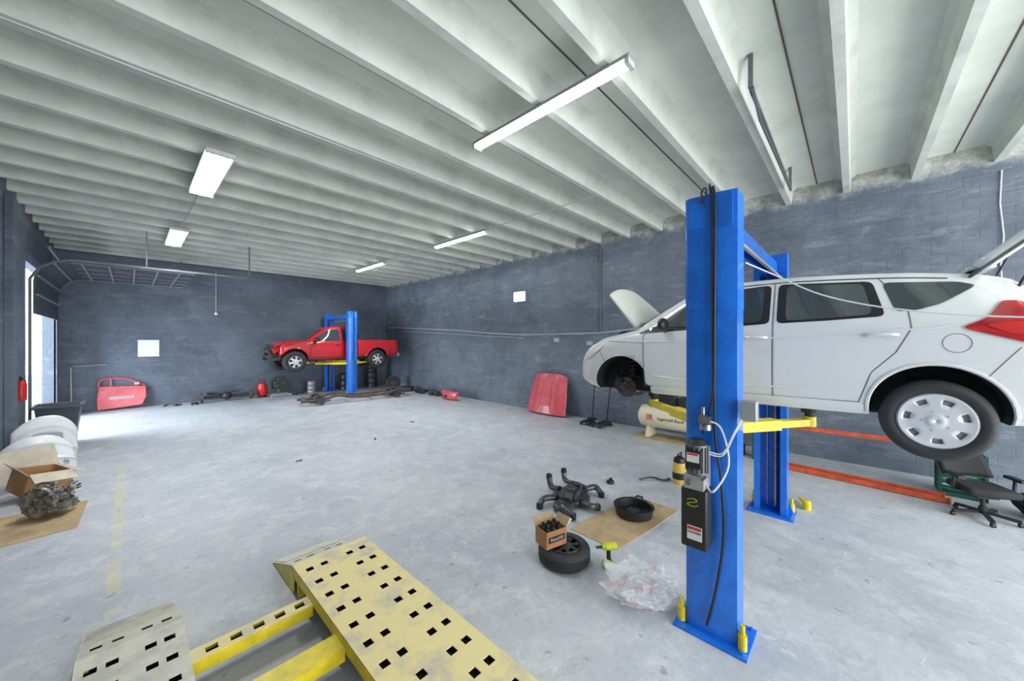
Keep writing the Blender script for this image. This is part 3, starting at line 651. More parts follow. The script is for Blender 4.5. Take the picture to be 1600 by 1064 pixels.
# ---------------------------------------------------------------- red pickup
def pickup():
    sc=1.17; zg=1.29
    T=thing('pickup_truck','red pickup truck with damaged front raised on the lift','truck',(6.95,19.07,zg),pi); T.scale=(sc,sc,sc)
    tab=[(-.74,.46,.84,.90,1.17,.87,1.60,.62),(-.66,.46,.84,.905,1.17,.87,1.72,.62),(-.5,.46,.84,.905,1.17,.87,1.775,.62),(0,.45,.84,.905,1.16,.87,1.80,.63),(.3,.45,.84,.905,1.15,.87,1.77,.63),(.55,.45,.84,.905,1.15,.87,1.66,.63),(.95,.46,.84,.905,1.14,.86,1.38,.66),(1.2,.48,.84,.905,1.13,.86,1.24,.74),(1.6,.52,.82,.905,1.11,.86,1.22,.74),(1.95,.56,.78,.88,1.07,.83,1.17,.70),(2.06,.60,.72,.84,1.02,.79,1.11,.64),(2.12,.66,.62,.75,.95,.70,1.02,.54)]
    body=loft_body(tab,80); sf=Surf(body); o=body.obj('cab_body',[RED,DARK],T,ang=60)
    btab=[(-2.60,.55,.82,.90,1.20,.88,1.235,.84),(-2.55,.52,.84,.92,1.21,.89,1.245,.86),(-1.5,.50,.85,.925,1.21,.90,1.245,.87),(-.80,.50,.85,.925,1.21,.90,1.245,.87),(-.78,.50,.84,.92,1.20,.89,1.24,.86)]
    bed=loft_body(btab,50); sb=Surf(bed); ob=bed.obj('truck_bed',[RED,DARK],T,ang=60)
    def arch(x,r,z=.40):
        out=[]
        for s in (-1,1):
            c=MB(); c.cyl((x,s*.55,z),(x,s*1.3,z),r,n=48); q=c.obj('c',[DARK]); q.parent=T; out.append(q)
        return out
    bpy.context.view_layer.update(); boolcut(o,arch(1.62,.49,.42))
    c=MB(); c.box((-1.69,0,1.1),(1.72,1.62,.9)); q=c.obj('c',[DARK]); q.parent=T
    bpy.context.view_layer.update(); boolcut(ob,arch(-1.62,.48,.42)+[q])
    for s in (1,-1):
        d=sf.patch(rnd([(1.08,.55),(1.10,1.14),(.93,1.2),(.5,1.6),(.2,1.68),(-.08,1.68),(-.08,.55)]),s,.004,.07).obj('front_door',RED,T)
        sf.patch(rnd([(.98,1.18),(.5,1.58),(.2,1.66),(-.04,1.66),(-.04,1.18)]),s,.010,.06).obj('window_glass',GLASS,d)
        sf.patch(rnd([(-.14,1.18),(-.14,1.66),(-.45,1.65),(-.58,1.5),(-.58,1.2)]),s,.010,.06).obj('rear_window_glass',GLASS,T)
        g=MB(); sf.seam(g,[(1.09,.54),(1.11,1.15),(.94,1.21)],s,.007); sf.seam(g,[(-.09,.54),(-.09,1.68)],s,.007); sf.seam(g,[(1.09,.54),(-.6,.54)],s,.007); sf.seam(g,[(-.62,.54),(-.66,1.2)],s,.006); sf.seam(g,[(1.2,1.1),(2.0,1.03)],s,.008); g.obj('panel_gap',DARK,T)
        q=sf.pt(.06,1.02,s,0); h=MB(); h.tube([(.14,q.y,1.02),(.1,q.y+s*.04,1.02),(0,q.y+s*.04,1.02),(-.03,q.y,1.02)],.016); h.obj('door_handle',BLACK,d)
        m=MB(); m.box((.88,s*1.02,1.24),(.1,.2,.18)); m.tube([(.88,s*.86,1.18),(.88,s*.98,1.2)],.025); m.obj('side_mirror',BLACK,T,bevel=.03)
        for xx,zz,S_ in ((1.62,.42,sf),(-1.62,.42,sb)):
            f=MB(); pts=[]
            for t in range(-1,16):
                a=pi*t/14
                if S_.hit(xx+.50*math.cos(a),zz+.50*math.sin(a),s): pts.append(S_.pt(xx+.50*math.cos(a),zz+.50*math.sin(a),s,.012))
            f.tube(pts,.03,8); f.obj('fender_flare',RED,T)
        for xx in (1.62,-1.62):
            w=build_wheel(T,(xx,s*.80,.39),.405,.28,.23,ALLOY,6,3)
            if s==-1: w.rotation_euler=(0,0,pi)
        sb.patch([(-2.56,.9),(-2.56,1.19),(-2.48,1.19),(-2.48,.9)],s,.012,.05).obj('tail_light',TAIL,T)
    ws=MB(); N=12; vs=[]
    for i in range(9):
        x=.58+.60*i/8; zt,wt=pchip(tab,x)[5:7]
        for j in range(N+1):
            u=-1+2*j/N; vs.append((x+.008,wt*.86*u,zt+.012-.018*u*u))
    ws.add(vs,[(i*(N+1)+j,i*(N+1)+j+1,(i+1)*(N+1)+j+1,(i+1)*(N+1)+j) for i in range(8) for j in range(N)]); ws.obj('windshield',GLASS,T)
    f=MB()
    for s in (-1,1): f.bar((1.95,s*.45,.52),(2.38,s*.42,.50),.08,.12); f.tube([(2.05,s*.6,.62),(2.3,s*.55,.7),(2.35,s*.3,.74)],.03); f.bar((2.1,s*.62,.6),(2.18,s*.64,1.05),.06,.05)
    f.bar((2.30,-.6,.58),(2.30,.6,.56),.07,.14); f.bar((2.20,-.7,1.02),(2.16,.7,.98),.06,.06); f.box((2.20,.1,.78),(.05,.9,.38)); f.tube([(2.25,-.5,.9),(2.38,-.2,.84),(2.3,.3,.93),(2.4,.6,.8)],.025); f.box((2.34,.62,.70),(.12,.16,.20),rot=(.3,.3,.2)); f.box((2.26,.55,.86),(.14,.2,.14),rot=(.2,.3,.5))
    f.obj('radiator_support',DSTEEL,T)
    f=MB(); f.box((2.12,.60,1.02),(.24,.34,.04),rot=(.3,.35,.3)); f.obj('bent_fender',RED,T)
    f=MB(); f.box((2.24,.76,.84),(.18,.05,.18),rot=(.2,.3,.4)); f.obj('bent_panel',RED,T)
    f=MB()
    for s in (-1,1): f.bar((2.1,s*.42,.50),(-2.5,s*.45,.52),.08,.14)
    for x in (-2.2,-1.62,-.8,0,.8): f.bar((x,-.45,.5),(x,.45,.5),.08,.1)
    f.cyl((-1.62,-.75,.38),(-1.62,.75,.38),.05); f.sphere((-1.62,0,.38),.16); f.cyl((1.62,-.75,.38),(1.62,.75,.38),.035); f.tube([(1,.2,.45),(-.5,.25,.42),(-2.3,.5,.45)],.035)
    f.obj('chassis_frame',DSTEEL,T)
    f=MB(); f.tube([(-.85,-.8,1.22),(-.85,-.7,1.45),(-.85,.7,1.45),(-.85,.8,1.22)],.025); f.obj('bed_rack',BLACK,T)
    f=MB(); f.box((-2.68,0,.55),(.10,1.7,.16)); f.obj('rear_bumper',GALV,T,bevel=.02)
pickup()
bx=MB(); bx.box((0,0,.17),(.9,.7,.34),taper=.9); bx.box((.1,0,.38),(.5,.4,.10)); bx.obj('scrap_bundle',M('pink_scrap',(.45,.28,.28),.7,var=.5,scale=6),label='faded grey-pink scrap bundle lying in the pickup bed',cat='scrap',loc=(9.2,18.9,2.31),bevel=.03)
# ---------------------------------------------------------------- ramp rack
def holed(mb,x0,x1,y0,y1,z0,z1,holes,mi=0):
    xs=sorted(set([x0,x1]+[h[0] for h in holes]+[h[1] for h in holes])); ys=sorted(set([y0,y1]+[h[2] for h in holes]+[h[3] for h in holes]))
    zz=lambda y:z0+(z1-z0)*(y-y0)/(y1-y0); W=len(xs); vs=[(x,y,zz(y)) for y in ys for x in xs]; fs=[]
    for j in range(len(ys)-1):
        for i in range(W-1):
            cx=(xs[i]+xs[i+1])/2; cy=(ys[j]+ys[j+1])/2
            if any(h[0]<cx<h[1] and h[2]<cy<h[3] for h in holes): continue
            fs.append((j*W+i,j*W+i+1,(j+1)*W+i+1,(j+1)*W+i))
    mb.add(vs,fs,mi)
def grid_holes(x0,x1,ys,cols,w=.068,h=.072):
    out=[]
    for y in ys:
        for c in cols:
            cx=x0+(x1-x0)*c; out.append((cx-w/2,cx+w/2,y-h/2,y+h/2))
    return out
def runway(T,x0,x1,xw,deck,tip,top):
    a=MB(); holed(a,x0,x1,4.35,5.12,top,.01,grid_holes(x0,x1,[4.52],[.16,.36,.64,.84])); a.obj('ramp_plate',tip,T,solid=.006,flat=True)
    a=MB()
    for i in range(9): yy=5.07-i*.045; zz=top+(.01-top)*(yy-4.35)/(5.12-4.35)+.010; a.bar((x0+.02,yy,zz),(x1-.02,yy,zz),.014,.012)
    a.obj('ramp_tread',tip,T)
    a=MB(); ys=[]; y=4.15
    while y>1.0: ys.append(y); y-=.27
    holed(a,x0,xw,.9,4.35,top,top,grid_holes(x0,xw,ys,[.14,.32,.66,.84])); a.obj('deck_plate',deck,T,solid=.006,flat=True)
    a=MB()
    for xx in (x0+.01,xw-.01): a.bar((xx,.9,top-.06),(xx,4.35,top-.06),.02,.10)
    for xx in (x0+.015,x1-.015):
        a.prism([(4.35,top-.01),(5.10,.008),(4.35,.008)],xx-.01,xx+.01,lambda p:Vector((p[2],p[0],p[1])))
    for yy in (1.2,2.2,3.3,4.25):
        a.bar((x0+.03,yy,top-.12),(xw-.03,yy,top-.12),.05,.04)
        for xx in (x0+.05,xw-.05): a.bar((xx,yy,0),(xx,yy,top-.02),.05,.05)
    a.obj('side_rail',YEL,T)
    MB().box(((x0+xw)/2,2.63,top-.045),(xw-x0-.05,3.4,.008)).obj('hole_shade_sheet',DARK,T)  # added dark sheet under the deck, standing in for shade in the holes
    q=MB(); q.bar(((x0+x1)/2,4.38,top-.06),((x0+x1)/2,4.85,.02),x1-x0-.06,.006); q.obj('hole_shade_sheet',DARK,T)  # ramp section of the added dark sheet, shade put in as colour
RK=thing('drive_on_rack','yellow and grey perforated steel drive-on ramp rack on the floor','vehicle ramp')
runway(RK,1.19,1.84,1.98,YELW,YELB,.30); runway(RK,-.29,.33,.33,YELB,YELB,.22)
for yy,zz,ww in ((3.80,.20,.16),(3.08,.22,.20)):
    c=MB(); hol=[(x,x+.08,yy-.038,yy+.038) for x in (.42,.58,.74,.90,1.06)] if yy>3.5 else []
    holed(c,.33,1.19,yy-ww/2,yy+ww/2,zz,zz,hol); c.obj('cross_plate',YELW if yy>3.5 else YEL,RK,solid=.008,flat=True)
    for s in (-1,1):
        c=MB(); c.bar((.33,yy+s*ww/2,zz-.05),(1.19,yy+s*ww/2,zz-.05),.015,.10); c.obj('cross_beam',YEL,RK)
    MB().box((.76,yy,zz-.05),(.86,ww-.03,.008)).obj('hole_shade_sheet',DARK,RK)  # added dark sheet below the cross plate, shade seen through its holes
c=MB(); c.cyl((.36,2.8,.12),(1.15,2.6,.12),.035); c.bar((.5,2.9,.1),(.9,2.4,.12),.06,.06); c.cyl((.8,3.0,.1),(.8,2.3,.1),.03); c.obj('hydraulic_ram',YEL,RK)
# ---------------------------------------------------------------- floor objects
w=thing('spare_wheel','black tire on a dark steel rim lying flat on concrete','wheel',(3.67,2.59,.107))
build_wheel(w,(0,0,0),.315,.20,.20,DSTEEL,8,3,rot=(pi/2,0,0))
BX,BY=3.55,2.70
b=thing('bottle_carton','brown printed cardboard carton holding dark oil bottles','box',(BX,BY,.226),-.25)
c=MB(); W,D,H=.30,.22,.20
for s in (-1,1): c.box((s*W/2,0,H/2),(.008,D,H)); c.box((0,s*D/2,H/2),(W,.008,H))
c.box((0,0,.006),(W,D,.01)); c.obj('carton_box',M('brown_print',(.46,.20,.08),.7,var=.2),b)
c=MB(); c.box((W/2+.03,0,H+.04),(.008,D,.11),rot=(0,.6,0)); c.obj('carton_flap',CARD,b)
c=MB(); c.box((0,D/2+.03,H+.04),(W,.008,.10),rot=(-.6,0,0)); c.obj('carton_flap',CARD,b)
pn=MB(); pn.box((0,-D/2-.006,.10),(.25,.003,.07)); pn.obj('print_panel',TXTK,b)
text('Resse500',.05,CARDP,b,'carton_print',(0,-D/2-.009,.10),(pi/2,0,0))
proto=None
for i in range(3):
    for j in range(2):
        q=Matrix.Rotation(-.25,3,'Z')@Vector((-.085+.085*i,-.05+.10*j,0)); pos=(BX+q.x,BY+q.y,.24)
        if proto is None:
            proto=thing('oil_bottle','dark plastic oil bottle standing in the carton','bottle',pos,group='oil bottles in the carton')
            MB().lathe([(.001,0),(.034,0),(.036,.01),(.036,.15),(.03,.18),(.016,.195),(.016,.21)],n=20).obj('bottle_body',BLACK,proto)
            MB().cyl((0,0,.205),(0,0,.235),.018).obj('bottle_cap',BLACK,proto)
        else: copy_tree(proto,pos)
fn=MB(); fn.lathe([(.006,0),(.012,.06),(.05,.16),(.055,.17)],n=20); fn.obj('funnel',PLWH,label='white plastic funnel leaning at the carton corner',cat='funnel',loc=(BX+.20,BY-.05,.30),rot=(.1,.35,0),solid=.003)
def sheet(name,poly,z,mat,label):
    m=MB(); m.prism(poly,z,z+.008); o=m.obj(name,mat,label=label,cat='cardboard'); return o
sheet('cardboard_sheet',[(4.33,2.95),(4.30,2.22),(5.1,2.10),(5.98,2.02),(6.0,2.80),(5.2,2.86)],.001,CARD,'flattened brown cardboard sheet on the floor under the pan')
dp=thing('drain_pan','round black oil drain pan on the cardboard sheet','pan',(5.35,2.47,.010))
MB().lathe([(.001,.004),(.24,.004),(.27,.02),(.285,.13),(.30,.14),(.30,.15),(.28,.152),(.265,.14),(.25,.03),(.20,.018),(.001,.015)],n=48).obj('pan_body',BLACK,dp)
m=MB(); m.lathe([(.10,.03),(.10,.07),(.06,.075),(.02,.06),(.001,.06)],n=24); m.obj('pan_screen',DSTEEL,dp)
m=MB(); m.tube([(.29,0,.13),(.36,.02,.15),(.36,.1,.15),(.28,.12,.13)],.015); m.obj('pan_handle',BLACK,dp)
SUBM=M('greasy_black_steel',(.10,.105,.11),.4,metal=.4,var=.5,scale=10)
sfm=thing('front_subframe','black steel front subframe with control arms on the floor','car part',(5.12,3.48,.0),.35)
m=MB()
m.prism(rnd([(-.55,-.14),(-.30,-.16),(-.16,-.34),(.06,-.32),(.20,-.18),(.44,-.20),(.56,-.02),(.40,.14),(.24,.10),(.12,.30),(-.10,.30),(-.22,.12),(-.48,.18),(-.60,.04)]),.02,.12); m.obj('subframe_body',SUBM,sfm,bevel=.03)
m=MB(); m.prism(rnd([(-.32,-.10),(.30,-.14),(.34,.06),(.05,.18),(-.30,.10)]),.12,.17); m.obj('subframe_plate',SUBM,sfm,bevel=.02)
def armp(pts,r,name='control_arm'):
    m=MB(); m.tube(catmull(pts,6),r,10); m.obj(name,SUBM,sfm)
    for p in (pts[0],pts[-1]):
        q=MB(); q.lathe([(.022,-.04),(.05,-.04),(.055,0),(.05,.04),(.022,.04)],c=(p[0],p[1],max(p[2],.045)),n=20,closed=True); q.obj('bushing',BLACK,sfm)
armp([(-.48,.02,.10),(-.62,-.06,.13),(-.66,-.20,.06)],.05); armp([(-.22,-.24,.08),(-.30,-.40,.10),(-.18,-.48,.05)],.05)
armp([(.30,-.18,.10),(.42,-.34,.12),(.32,-.46,.05)],.05)
armp([(.08,.22,.12),(.14,.38,.12),(.20,.44,.27)],.05,'upright_arm'); armp([(.40,.06,.12),(.54,.24,.12),(.60,.28,.26)],.045,'upright_arm'); armp([(-.2,.2,.10),(-.34,.36,.10),(-.50,.38,.05)],.05)
m=MB(); m.cyl((0,-.02,.16),(0,-.02,.22),.09); m.box((-.24,-.02,.19),(.16,.14,.08),rot=(.1,.2,.4)); m.cyl((.22,-.06,.15),(.22,-.06,.23),.05); m.tube([(-.3,-.14,.16),(0,-.18,.22),(.32,-.1,.16)],.025); m.obj('mount_plate',SUBM,sfm,bevel=.01)
m=MB(); m.cyl((0,0,0),(0,0,.05),.07); m.cyl((.02,.0,.05),(.02,0,.09),.03); m.tube([(.05,0,.03),(.14,.05,.03)],.012); m.obj('wheel_hub',DSTEEL,label='small dark steel hub part on the floor',cat='car part',loc=(6.25,3.35,0))
dr=thing('cordless_drill','lime and black cordless drill standing on its battery','drill',(3.92,2.12,0),.9)
MB().box((0,0,.04),(.10,.13,.07)).obj('battery',LIME,dr,bevel=.01)
m=MB(); m.cyl((0,0,.07),(.01,.0,.22),.026,.024); m.obj('grip',BLACK,dr)
m=MB(); m.cyl((0,-.09,.25),(0,.05,.25),.045,.042); m.cyl((0,.05,.25),(0,.09,.25),.042,.025); m.obj('drill_body',LIME,dr,bevel=.008)
m=MB(); m.cyl((0,.09,.25),(0,.16,.25),.018,.012); m.obj('chuck',BLACK,dr)
def blob(name,mat,loc,sx,sy,sz,seed,fr,rot,label,cat,sub=6,amp=.17):
    bm=bmesh.new(); bmesh.ops.create_icosphere(bm,subdivisions=sub,radius=1); o_=Vector((seed,seed*.7,0))
    for v in bm.verts:
        p=v.co.copy(); n=noise.fractal(p*fr+o_,1.0,2.0,5); r=noise.ridged_multi_fractal(p*fr*.87+o_,.95,2.2,5,1.0,2.0)
        s=1+.30*n-amp*r; v.co=Vector((p.x*sx*s,p.y*sy*s,max(-.0,p.z*.5+.45)*sz*s+.004))
    me=bpy.data.meshes.new(name); bm.to_mesh(me); bm.free(); me.materials.append(mat)
    me.polygons.foreach_set('use_smooth',[True]*len(me.polygons))
    o=bpy.data.objects.new(name,me); COL.objects.link(o); o.location=loc; o.rotation_euler=rot; o['label']=label; o['category']=cat; return o
blob('plastic_bag',BAG,(3.72,1.60,0),.44,.36,.30,0,1.5,(0,0,-.5),'crumpled clear plastic bag with red print on the floor','bag')
j=thing('yellow_canister','yellow canister with black top standing on concrete','canister',(7.15,2.4,0))
MB().lathe([(.001,0),(.11,0),(.12,.02),(.12,.34),(.10,.40)],n=28).obj('canister_body',M('amber',(.68,.46,.10),.4),j)
m=MB(); m.lathe([(.10,.40),(.11,.42),(.09,.48),(.03,.52),(.001,.53)],n=28); m.obj('canister_top',BLACK,j)
m=MB(); m.tube([(-.09,0,.42),(-.1,0,.56),(.1,0,.56),(.09,0,.42)],.012); m.obj('canister_handle',BLACK,j)
m=MB(); m.lathe([(.123,.1),(.125,.12),(.125,.2),(.123,.22)],n=28); m.obj('canister_band',BLACK,j)
MB().tube(catmull([(6.75,3.0,.02),(6.95,2.85,.05),(7.0,2.65,.03),(7.2,2.6,.02)],5),.018).obj('pry_bar',DSTEEL,label='dark bent steel bar on the floor',cat='tool')
c=MB(); c.lathe([(.001,0),(.035,0),(.035,.18),(.025,.20),(.012,.21),(.012,.24),(.001,.24)],n=18); c.obj('spray_can',M('pink_can',(.55,.12,.25),.35),label='small red and white spray can on the floor',cat='can',loc=(6.35,1.35,0))
c=MB(); c.lathe([(.001,0),(.06,0),(.06,.12),(.04,.14),(.001,.14)],n=18); c.cyl((.05,0,.06),(.30,.02,.06),.03); c.obj('grease_gun',YEL,label='small yellow tool lying beside the lift base',cat='tool',loc=(7.45,.55,0),rot=(0,0,.3))
c=MB(); c.lathe([(.001,0),(.05,0),(.05,.15),(.02,.18),(.001,.18)],n=18); c.obj('yellow_cup',YEL,label='small yellow bottle beside the lift base',cat='bottle',loc=(7.40,.85,0))
# ---------------------------------------------------------------- compressor
cp=thing('air_compressor','cream horizontal tank air compressor against the block wall','air compressor',(10.05,3.55,0))
t=MB(); t.lathe([(.001,-.92),(.16,-.90),(.28,-.82),(.31,-.70),(.31,.70),(.28,.82),(.16,.90),(.001,.92)],c=(0,0,.60),rot=(pi/2,0,0),n=40); t.obj('tank',CREAMT,cp)
for yy in (-.6,.6): MB().box((0,yy,.19),(.5,.10,.30),taper=.7).obj('foot',CREAMT,cp)
MB().box((0,0,.025),(.55,1.9,.05)).obj('wood_skid',CARD,cp)
t=MB(); t.box((0,0,.94),(.36,1.2,.04)); t.cyl((0,.3,.96),(0,.3,1.25),.12)
for i in range(6): t.cyl((0,.3,1.02+i*.04),(0,.3,1.035+i*.04),.16)
t.box((0,.02,1.05),(.25,.3,.22)); t.cyl((-.2,-.35,1.10),(.1,-.35,1.10),.13); t.obj('pump_head',DSTEEL,cp)
t=MB(); t.cyl((-.17,.3,1.15),(-.13,.3,1.15),.24,n=32); t.obj('belt_guard',BLACK,cp)
text('IR',.24,TXTR,cp,'logo',(-.315,.50,.60),(pi/2,0,-pi/2)); text('Ingersoll Rand',.12,TXTK,cp,'logo_text',(-.315,-.05,.60),(pi/2,0,-pi/2))
def jack(x,y,rz,label):
    J=thing('floor_jack',label,'jack',(x,y,0),rz)
    m=MB()
    for s in (-1,1): m.bar((-.32,s*.10,.09),(.30,s*.12,.08),.02,.10)
    m.box((-.2,0,.1),(.2,.2,.05)); m.box((.2,0,.12),(.16,.22,.10)); m.bar((.1,0,.12),(-.25,0,.18),.07,.05); m.obj('jack_frame',DSTEEL,J,bevel=.006)
    for xx,r in ((-.28,.06),(.27,.045)):
        for s in (-1,1): MB().cyl((xx,s*.12,r),(xx,s*.16,r),r).obj('jack_wheel',RUB,J)
    m=MB(); m.cyl((-.26,0,.18),(-.26,0,.22),.06); m.obj('saddle',STEEL,J)
    m=MB(); m.tube([(.24,0,.14),(.42,0,1.25)],.018); m.cyl((.40,0,1.12),(.43,0,1.3),.025); m.obj('jack_handle',BLACK,J)
jack(10.25,6.25,0.1,'black floor jack with its handle leaning to the wall'); jack(10.2,5.75,-.15,'second black floor jack with upright handle by the wall')
# ---------------------------------------------------------------- red hood on wall
m=MB(); N=40; vs=[]
for i in range(N+1):
    v=i/N
    for jj in range(N+1):
        u=-1+2*jj/N; hw=.86*(1-.16*v**1.6); zz=1.50*(v*(1-.07*abs(u)**4)+.03*(1-v)*abs(u)**3)
        x=.09*(1-abs(u)**3)-.05*v**6
        au=abs(u)
        x+=.05*max(0,min(1,(.62-au)/.10))*min(1,v*5)*min(1,(1-v)*6)
        x-=.035*max(0,min(1,(.36-.10*v-au)/.06))*min(1,v*3)
        vs.append((-x,u*hw,zz))
m.add(vs,[(i*(N+1)+q,i*(N+1)+q+1,(i+1)*(N+1)+q+1,(i+1)*(N+1)+q) for i in range(N) for q in range(N)])
m.obj('car_hood',REDF,solid=.025,loc=(10.38,8.15,.02),rot=(0,.24,0),label='faded red car hood leaning against the block wall',cat='car part',ang=70)
rd=thing('scrap_car_door','faded red car door leaning against the back wall','car part',(-.2,20.86,0),0,rot=(-.14,0,0))
f=lambda p:Vector((p[0],p[2],p[1]))
m=MB(); m.prism(rnd([(-.64,.03),(.56,.12),(.68,.45),(.66,.88),(-.62,.94),(-.66,.4)]),-.05,.05,f); m.obj('door_panel',REDF,rd,bevel=.02)
m=MB(); m.tube(catmull([(-.62,0,.92),(-.60,0,1.08),(-.50,0,1.20),(-.1,0,1.22),(.2,0,1.15),(.62,0,.90)],6),.035,8); m.tube([(-.3,0,.92),(-.3,0,1.22)],.02); m.obj('window_frame',REDF,rd)
PG=M('pink_grey',(.55,.38,.40),.6)
MB().box((.0,-.055,.46),(.7,.02,.12)).obj('armrest',PG,rd,bevel=.01); MB().box((-.5,-.06,.72),(.14,.03,.03)).obj('door_handle',PG,rd); MB().box((.40,-.07,.98),(.15,.12,.10)).obj('side_mirror',PG,rd,bevel=.01)
MB().tube([(-1.45,20.6,.02),(-1.5,21.06,1.7)],.02).obj('broom_handle',CARDP,label='long wooden handle leaning against the back wall',cat='pole')
MB().tube([(-1.45,21.07,1.74),(-.6,21.07,1.77)],.02).obj('wall_rod',GALV,label='thin grey rod on the back wall',cat='pole')
ax=thing('rear_axle','dark rear axle with hubs on the floor by the back wall','car part',(3.0,20.4,0))
m=MB(); m.cyl((-.9,0,.22),(.9,0,.22),.06); m.sphere((0,0,.24),.18,sc=(1,.8,1)); m.tube([(-.7,-.2,.4),(-.3,.0,.32),(.5,-.1,.45)],.03); m.box((-.5,0,.38),(.4,.2,.1)); m.obj('axle_tube',DSTEEL,ax)
for s in (-1,1):
    m=MB(); m.cyl((s*.82,0,.22),(s*.92,0,.22),.2,n=28); m.cyl((s*.92,0,.22),(s*1.0,0,.22),.07); m.obj('axle_hub',RUST,ax)
rc=thing('red_tank','small red portable air tank on the floor','tank',(4.35,20.5,0))
MB().lathe([(.001,.05),(.15,.08),(.2,.16),(.2,.55),(.15,.66),(.001,.7)],n=24).obj('tank_body',REDD,rc)
m=MB(); m.tube([(-.12,0,.66),(-.12,0,.82),(.12,0,.82),(.12,0,.66)],.015); m.obj('tank_handle',BLACK,rc); MB().cyl((0,0,0),(0,0,.06),.18).obj('tank_foot',BLACK,rc)
en=thing('engine_block','dark engine on a wheeled stand by the back wall','engine',(5.05,20.45,0))
m=MB(); m.box((0,0,.55),(.55,.5,.42)); m.box((0,0,.82),(.35,.4,.16))
for i in range(4): m.cyl((-.2+.13*i,-.12,.88),(-.2+.13*i,-.12,.96),.04)
m.cyl((-.1,-.26,.5),(-.1,-.33,.5),.12); m.cyl((.18,-.26,.62),(.18,-.32,.62),.07); m.tube([(.2,-.2,.8),(.4,-.2,.7),(.35,-.2,.4)],.03); m.obj('engine_body',DSTEEL,en,bevel=.015)
m=MB(); m.bar((-.4,-.25,.08),(.4,-.25,.08),.06,.06); m.bar((-.4,.25,.08),(.4,.25,.08),.06,.06); m.bar((0,.25,.05),(0,.25,.5),.07,.07); m.bar((0,-.25,.08),(0,.25,.08),.06,.06)
for x in (-.4,.4):
    for y in (-.25,.25): m.cyl((x,y-.02,.05),(x,y+.02,.05),.05)
m.obj('engine_stand',GALV,en)
def barrel(x,y,z,mat,label,h=.9,r=.29):
    B=thing('steel_drum',label,'drum',(x,y,z))
    MB().lathe([(.001,0),(r,0),(r+.012,.01),(r,.03),(r,.3*h),(r+.012,.32*h),(r,.34*h),(r,.65*h),(r+.012,.67*h),(r,.69*h),(r,h-.03),(r+.012,h-.01),(r,h),(r-.02,h-.02),(.001,h-.02)],n=32).obj('drum_body',mat,B,ang=60)
    MB().cyl((r*.5,0,h-.02),(r*.5,0,h+.01),.03).obj('drum_cap',STEEL,B)
barrel(8.15,20.3,0,BLACK,'black steel drum near the lift column'); barrel(9.7,20.4,0,DSTEEL,'dark steel drum under the pickup bed'); barrel(9.7,20.4,.915,DSTEEL,'dark drum stacked on another drum',.6,.26)
barrel(6.5,20.5,0,GALV,'small grey drum by the back wall',.6,.2)
ch=thing('ladder_frame','dark truck ladder frame with axles lying on the floor','truck frame',(7.2,16.45,0),-.10)
m=MB()
for s in (-1,1):
    m.tube(catmull([(-2.4,s*.36,.20),(-1.6,s*.38,.22),(-1.0,s*.40,.34),(-.3,s*.42,.22),(1.2,s*.42,.24),(1.7,s*.42,.36),(2.3,s*.42,.28)],5),.06,8)
for x in (-2.2,-1.5,-.5,.5,1.3,2.2): m.bar((x,-.4,.24),(x,.4,.24),.10,.08)
m.obj('frame_rail',RUST,ch)
for xx in (-1.7,1.6):
    m=MB(); m.cyl((xx,-.62,.2),(xx,.62,.2),.05); m.sphere((xx,.1,.22),.16); m.tube([(xx-.4,-.45,.15),(xx,-.45,.1),(xx+.4,-.45,.18)],.03)
    for s in (-1,1): m.cyl((xx,s*.58,.2),(xx,s*.66,.2),.15,n=24)
    m.helix((xx-.1,-.3,.25),.08,.015,.25,3); m.obj('axle',DSTEEL,ch)
w=thing('loose_tire','black tire lying by the block wall','tire',(10.2,17.4,.125)); build_wheel(w,(0,0,0),.38,.24,.22,DSTEEL,6,3,rot=(pi/2,0,0))
w=thing('loose_tire','black tire standing near the back corner','tire',(9.95,18.4,.385)); build_wheel(w,(0,0,0),.38,.24,.22,DSTEEL,6,3,rot=(0,0,-.4))
for i,(x,y,z_) in enumerate(((10.3,16.2,1.5),(10.35,17.95,.1),(10.3,14.9,1.6))):
    if i==1: continue
    m=MB(); m.tube(catmull([(-.45,0,.08),(-.2,.12,.22),(.1,-.05,.14),(.45,.1,.08)],6),.07); m.cyl((-.1,0,0),(-.1,0,.22),.16); m.cyl((.25,.05,.0),(.25,.05,.14),.12); m.box((.0,-.2,.08),(.4,.15,.12),rot=(.1,.1,.3)); m.helix((.3,-.15,.03),.07,.014,.24,3)
    m.obj('suspension_part',DSTEEL,label=('dark oily suspension part heaped on the floor by the wall','','dark suspension part lying near the red bumper')[i],cat='car part',loc=(x,y,0),rot=(0,0,z_))
bp=thing('bumper_cover','faded red bumper cover lying on the floor by the wall','car part',(10.25,13.6,0),1.35)
m=MB(); N=20; vs=[]
for i in range(N+1):
    u=-1+2*i/N; x=u*.85; y=.28*(1-u*u)
    for q,(dy,z) in enumerate([(.0,.02),(.07,.10),(.08,.25),(.03,.38),(-.06,.42)]): vs.append((x,y+dy,z))
m.add(vs,[(i*5+q,i*5+q+1,(i+1)*5+q+1,(i+1)*5+q) for i in range(N) for q in range(4)]); m.obj('bumper_skin',REDF,bp,solid=.015)
m=MB(); m.box((0,.345,.18),(.6,.03,.1)); m.obj('bumper_grille',BLACK,bp)
